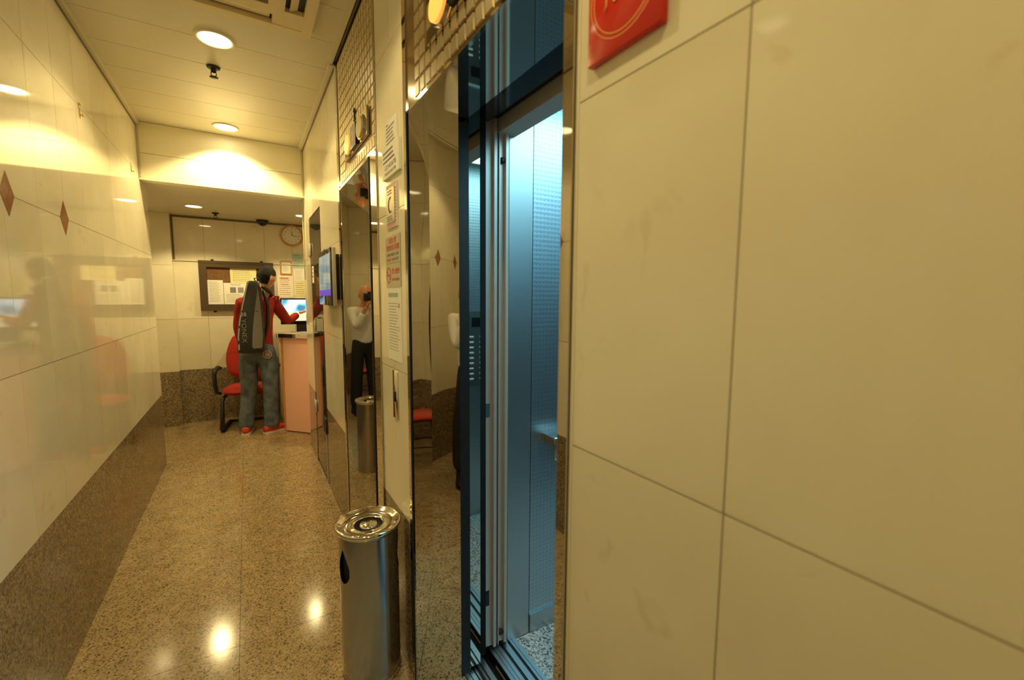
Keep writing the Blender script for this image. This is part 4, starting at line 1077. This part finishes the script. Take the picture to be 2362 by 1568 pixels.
# grey side panel (right part) and light piping (left edge): strips standing just proud of the back face
def strip(name, rows_, m, proud=.003):
    vv, ff = [], []
    for (z_, u0, u1) in rows_:
        # interpolate ring
        for k in range(len(ring_list)-1):
            if ring_list[k][0] <= z_ <= ring_list[k+1][0]: break
        A, B = ring_list[k], ring_list[k+1]; tt = (z_-A[0])/(B[0]-A[0]); R_ = [A[q]+(B[q]-A[q])*tt for q in range(5)]
        for q in range(7):
            u = u0+(u1-u0)*q/6; ca = max(-.999, min(.999, u)); dep = math.sqrt(max(0, 1-(abs(ca)**(1/.55))**2))**.55
            x_ = R_[3]*ca; vv.append((R_[1]+x_, R_[2]-R_[4]*dep-proud+x_*.12, z_))
    for j in range(len(rows_)-1):
        for q in range(6): a = j*7+q; ff.append((a, a+1, a+8, a+7))
    return mk(name, vv, ff, m, bag, True)
strip('grey_panel', [(.93, .12, .72), (.95, .05, .80), (1.05, .08, .84), (1.2, .14, .82), (1.35, .26, .74), (1.48, .42, .60), (1.54, .48, .52)], M['baggrey'])
strip('piping', [(.92, -.93, -.83), (1.05, -.94, -.86), (1.2, -.94, -.86), (1.35, -.93, -.84), (1.5, -.92, -.82), (1.57, -.9, -.8)], M['bagpipe'])
bfr = (V(.02, 4.985, 1.14), Vector((-.0, 0, -1)), Vector((1, .12, 0)).normalized(), Vector((.12, -1, 0)).normalized())
text('lettering', 'YONEX', bfr, .03, -.055, .055, .0085, M['logo'], bag, sx=1.25)
for (a, b) in ((-.105, -.050), (-.112, -.030)):
    pass
for sx_ in (-1, 1):
    prism('logo_mark', [(-.13+.022*math.cos(t_)+.0, -.052+sx_*.013+.011*math.sin(t_)) for t_ in [2*PI*i/14 for i in range(14)]], bfr, .006, .0095, M['logo'], bag)
tube('carry_loop', [(.09, 5.11, 1.585), (.075, 5.11, 1.625), (.11, 5.13, 1.63), (.135, 5.15, 1.59)], .006, M['bagblack'], bag, 8)
tube('shoulder_strap', [(.12, 5.13, 1.56), (.165, 5.17, 1.53), (.215, 5.235, 1.49), (.235, 5.33, 1.475), (.20, 5.41, 1.40), (.14, 5.42, 1.25)], [.012, .018, .02, .02, .016, .014], M['bagblack'], bag, 8)
tube('shoulder_strap', [(.150, 5.12, 1.50), (.185, 5.145, 1.35), (.175, 5.135, 1.15), (.13, 5.14, .98)], [.014, .018, .018, .012], M['bagblack'], bag, 8)
bevel_box('buckle', (.118, 5.070, 1.535), (.135, 5.085, 1.575), M['chrome'], bag, .003, 1)

bag.location.y -= .03
# --- the photographer behind the camera (seen in the mirror steel)
ph = thing('person', 'bald photographer in white shirt and black trousers, mirrored in the lift jamb', 'person', (-.16, -.27, 0))
f2 = Vector((CF.x, CF.y, 0)).normalized(); r2 = Vector((CR.x, CR.y, 0)).normalized()
def pp_(f_, r_, z_): return V(0, 0, 0)+f2*f_+r2*r_+V(0, 0, z_)
hc2 = pp_(-.175, -.02, 1.475)
(hv, hfz), hax2 = head_mesh(hc2, V(f2.x, f2.y, -.16), V(0, 0, 1), 1.0)
pel2 = pp_(-.28, -.02, .92); ch2 = pp_(-.26, -.02, 1.22); nk2 = pp_(-.235, -.02, 1.33)
sL2, sR2 = pp_(-.245, -.175, 1.27), pp_(-.245, .15, 1.27); eL2, eR2 = pp_(-.13, -.14, 1.08), pp_(-.10, .17, 1.08)
wL2, wR2 = pp_(-.055, -.045, 1.335), pp_(-.075, .105, 1.36)
hp = [pp_(-.28, s*.075-.02, .90) for s in (-1, 1)]; kn = [pp_(-.27, s*.10-.02, .48) for s in (-1, 1)]; an = [pp_(-.29, s*.11-.02, .09) for s in (-1, 1)]
body = skin_mesh(*chain([[(pel2, (.09, .07)), (ch2, (.11, .08)), (nk2, .05), (hc2-V(0, 0, .05), .05)], [(ch2, (.11, .08)), (sL2, .042), (eL2, .032), (wL2, .025)], [(ch2, (.11, .08)), (sR2, .042), (eR2, .032), (wR2, .025)],
                         [(pel2, (.08, .06)), (hp[0], .055), (kn[0], .048), (an[0], .035)], [(pel2, (.08, .06)), (hp[1], .055), (kn[1], .048), (an[1], .035)]]))
hL_ = hand(wL2, V(f2.x*.2+r2.x*.45, f2.y*.2+r2.y*.45, .55), -f2*.3+r2*1.0, -1, .75, .8); hR_ = hand(wR2, V(-r2.x*.2+f2.x*.1, -r2.y*.2+f2.y*.1, .9), -r2*1.0, 1, .5, .8)
bd2 = mk('body', *join([body, (hv, hfz), hL_, hR_]), M['skindark'], ph, True)
face_bits(hc2, hax2, bd2)
sh2 = skin_mesh(*chain([[(pp_(-.28, -.02, .84), (.155, .120)), (pp_(-.28, -.02, .96), (.150, .115)), (pp_(-.27, -.02, 1.10), (.155, .118)), (ch2, (.148, .11)), (pp_(-.24, -.02, 1.315), (.07, .065))],
                        [(ch2, (.148, .11)), (sL2, .068), (eL2, .056), (eL2*.3+wL2*.7, .042)], [(ch2, (.148, .11)), (sR2, .068), (eR2, .056), (eR2*.3+wR2*.7, .042)]]))
mk('shirt', *sh2, M['shirt'], ph, True)
tr2 = skin_mesh(*chain([[(pp_(-.28, -.02, 1.02), (.140, .105)), (pp_(-.28, -.02, .86), (.145, .11)), (hp[0]-V(0, 0, .1), .092), (kn[0], .075), (an[0]-V(0, 0, .03), .068)],
                        [(pp_(-.28, -.02, .86), (.145, .11)), (hp[1]-V(0, 0, .1), .092), (kn[1], .075), (an[1]-V(0, 0, .03), .068)]]))
mk('trousers', *tr2, M['trousers'], ph, True)
for a in an:
    s_ = shoe(a, (f2.x, f2.y), ph); s_.data.materials[0] = M['black']; s_.children[0].data.materials[0] = M['black']
# his camera
cam_t = thing('camera', 'black camera held to the face of the photographer', 'camera', (0, 0, 1.45))
def cbox(name, f0, f1, r0, r1, z0, z1, m, bev=.006):
    o = bevel_box(name, (r0, f0, z0), (r1, f1, z1), m, None, bev, 2)
    rot = Matrix(((r2.x, f2.x, 0), (r2.y, f2.y, 0), (0, 0, 1)))
    for q in o.data.vertices: q.co = rot @ q.co
    o.parent = cam_t; return o
cbox('camera_body', -.105, -.062, -.068, .068, -.055, .035, M['black'])
cbox('viewfinder_hump', -.105, -.058, -.022, .022, .036, .058, M['black'])
cbox('hand_grip', -.061, -.045, .036, .066, -.050, .030, M['black'])
prf = [(.0, -.062), (.031, -.061), (.034, -.055), (.034, -.045), (.036, -.040), (.036, -.028), (.033, -.022), (.030, -.021), (.0, -.026)]
v, f, n = [], [], 28
for (r_, s_) in prf:
    for i in range(n):
        a = 2*PI*i/n; v.append(V(0, 0, 1.45)+CF*s_+(CR*math.cos(a)+CU*math.sin(a))*r_)
for j in range(len(prf)-1):
    for i in range(n): i2 = (i+1) % n; f.append((j*n+i, j*n+i2, (j+1)*n+i2, (j+1)*n+i))
mk('camera_lens', v, f, M['blackgloss'], cam_t, True)
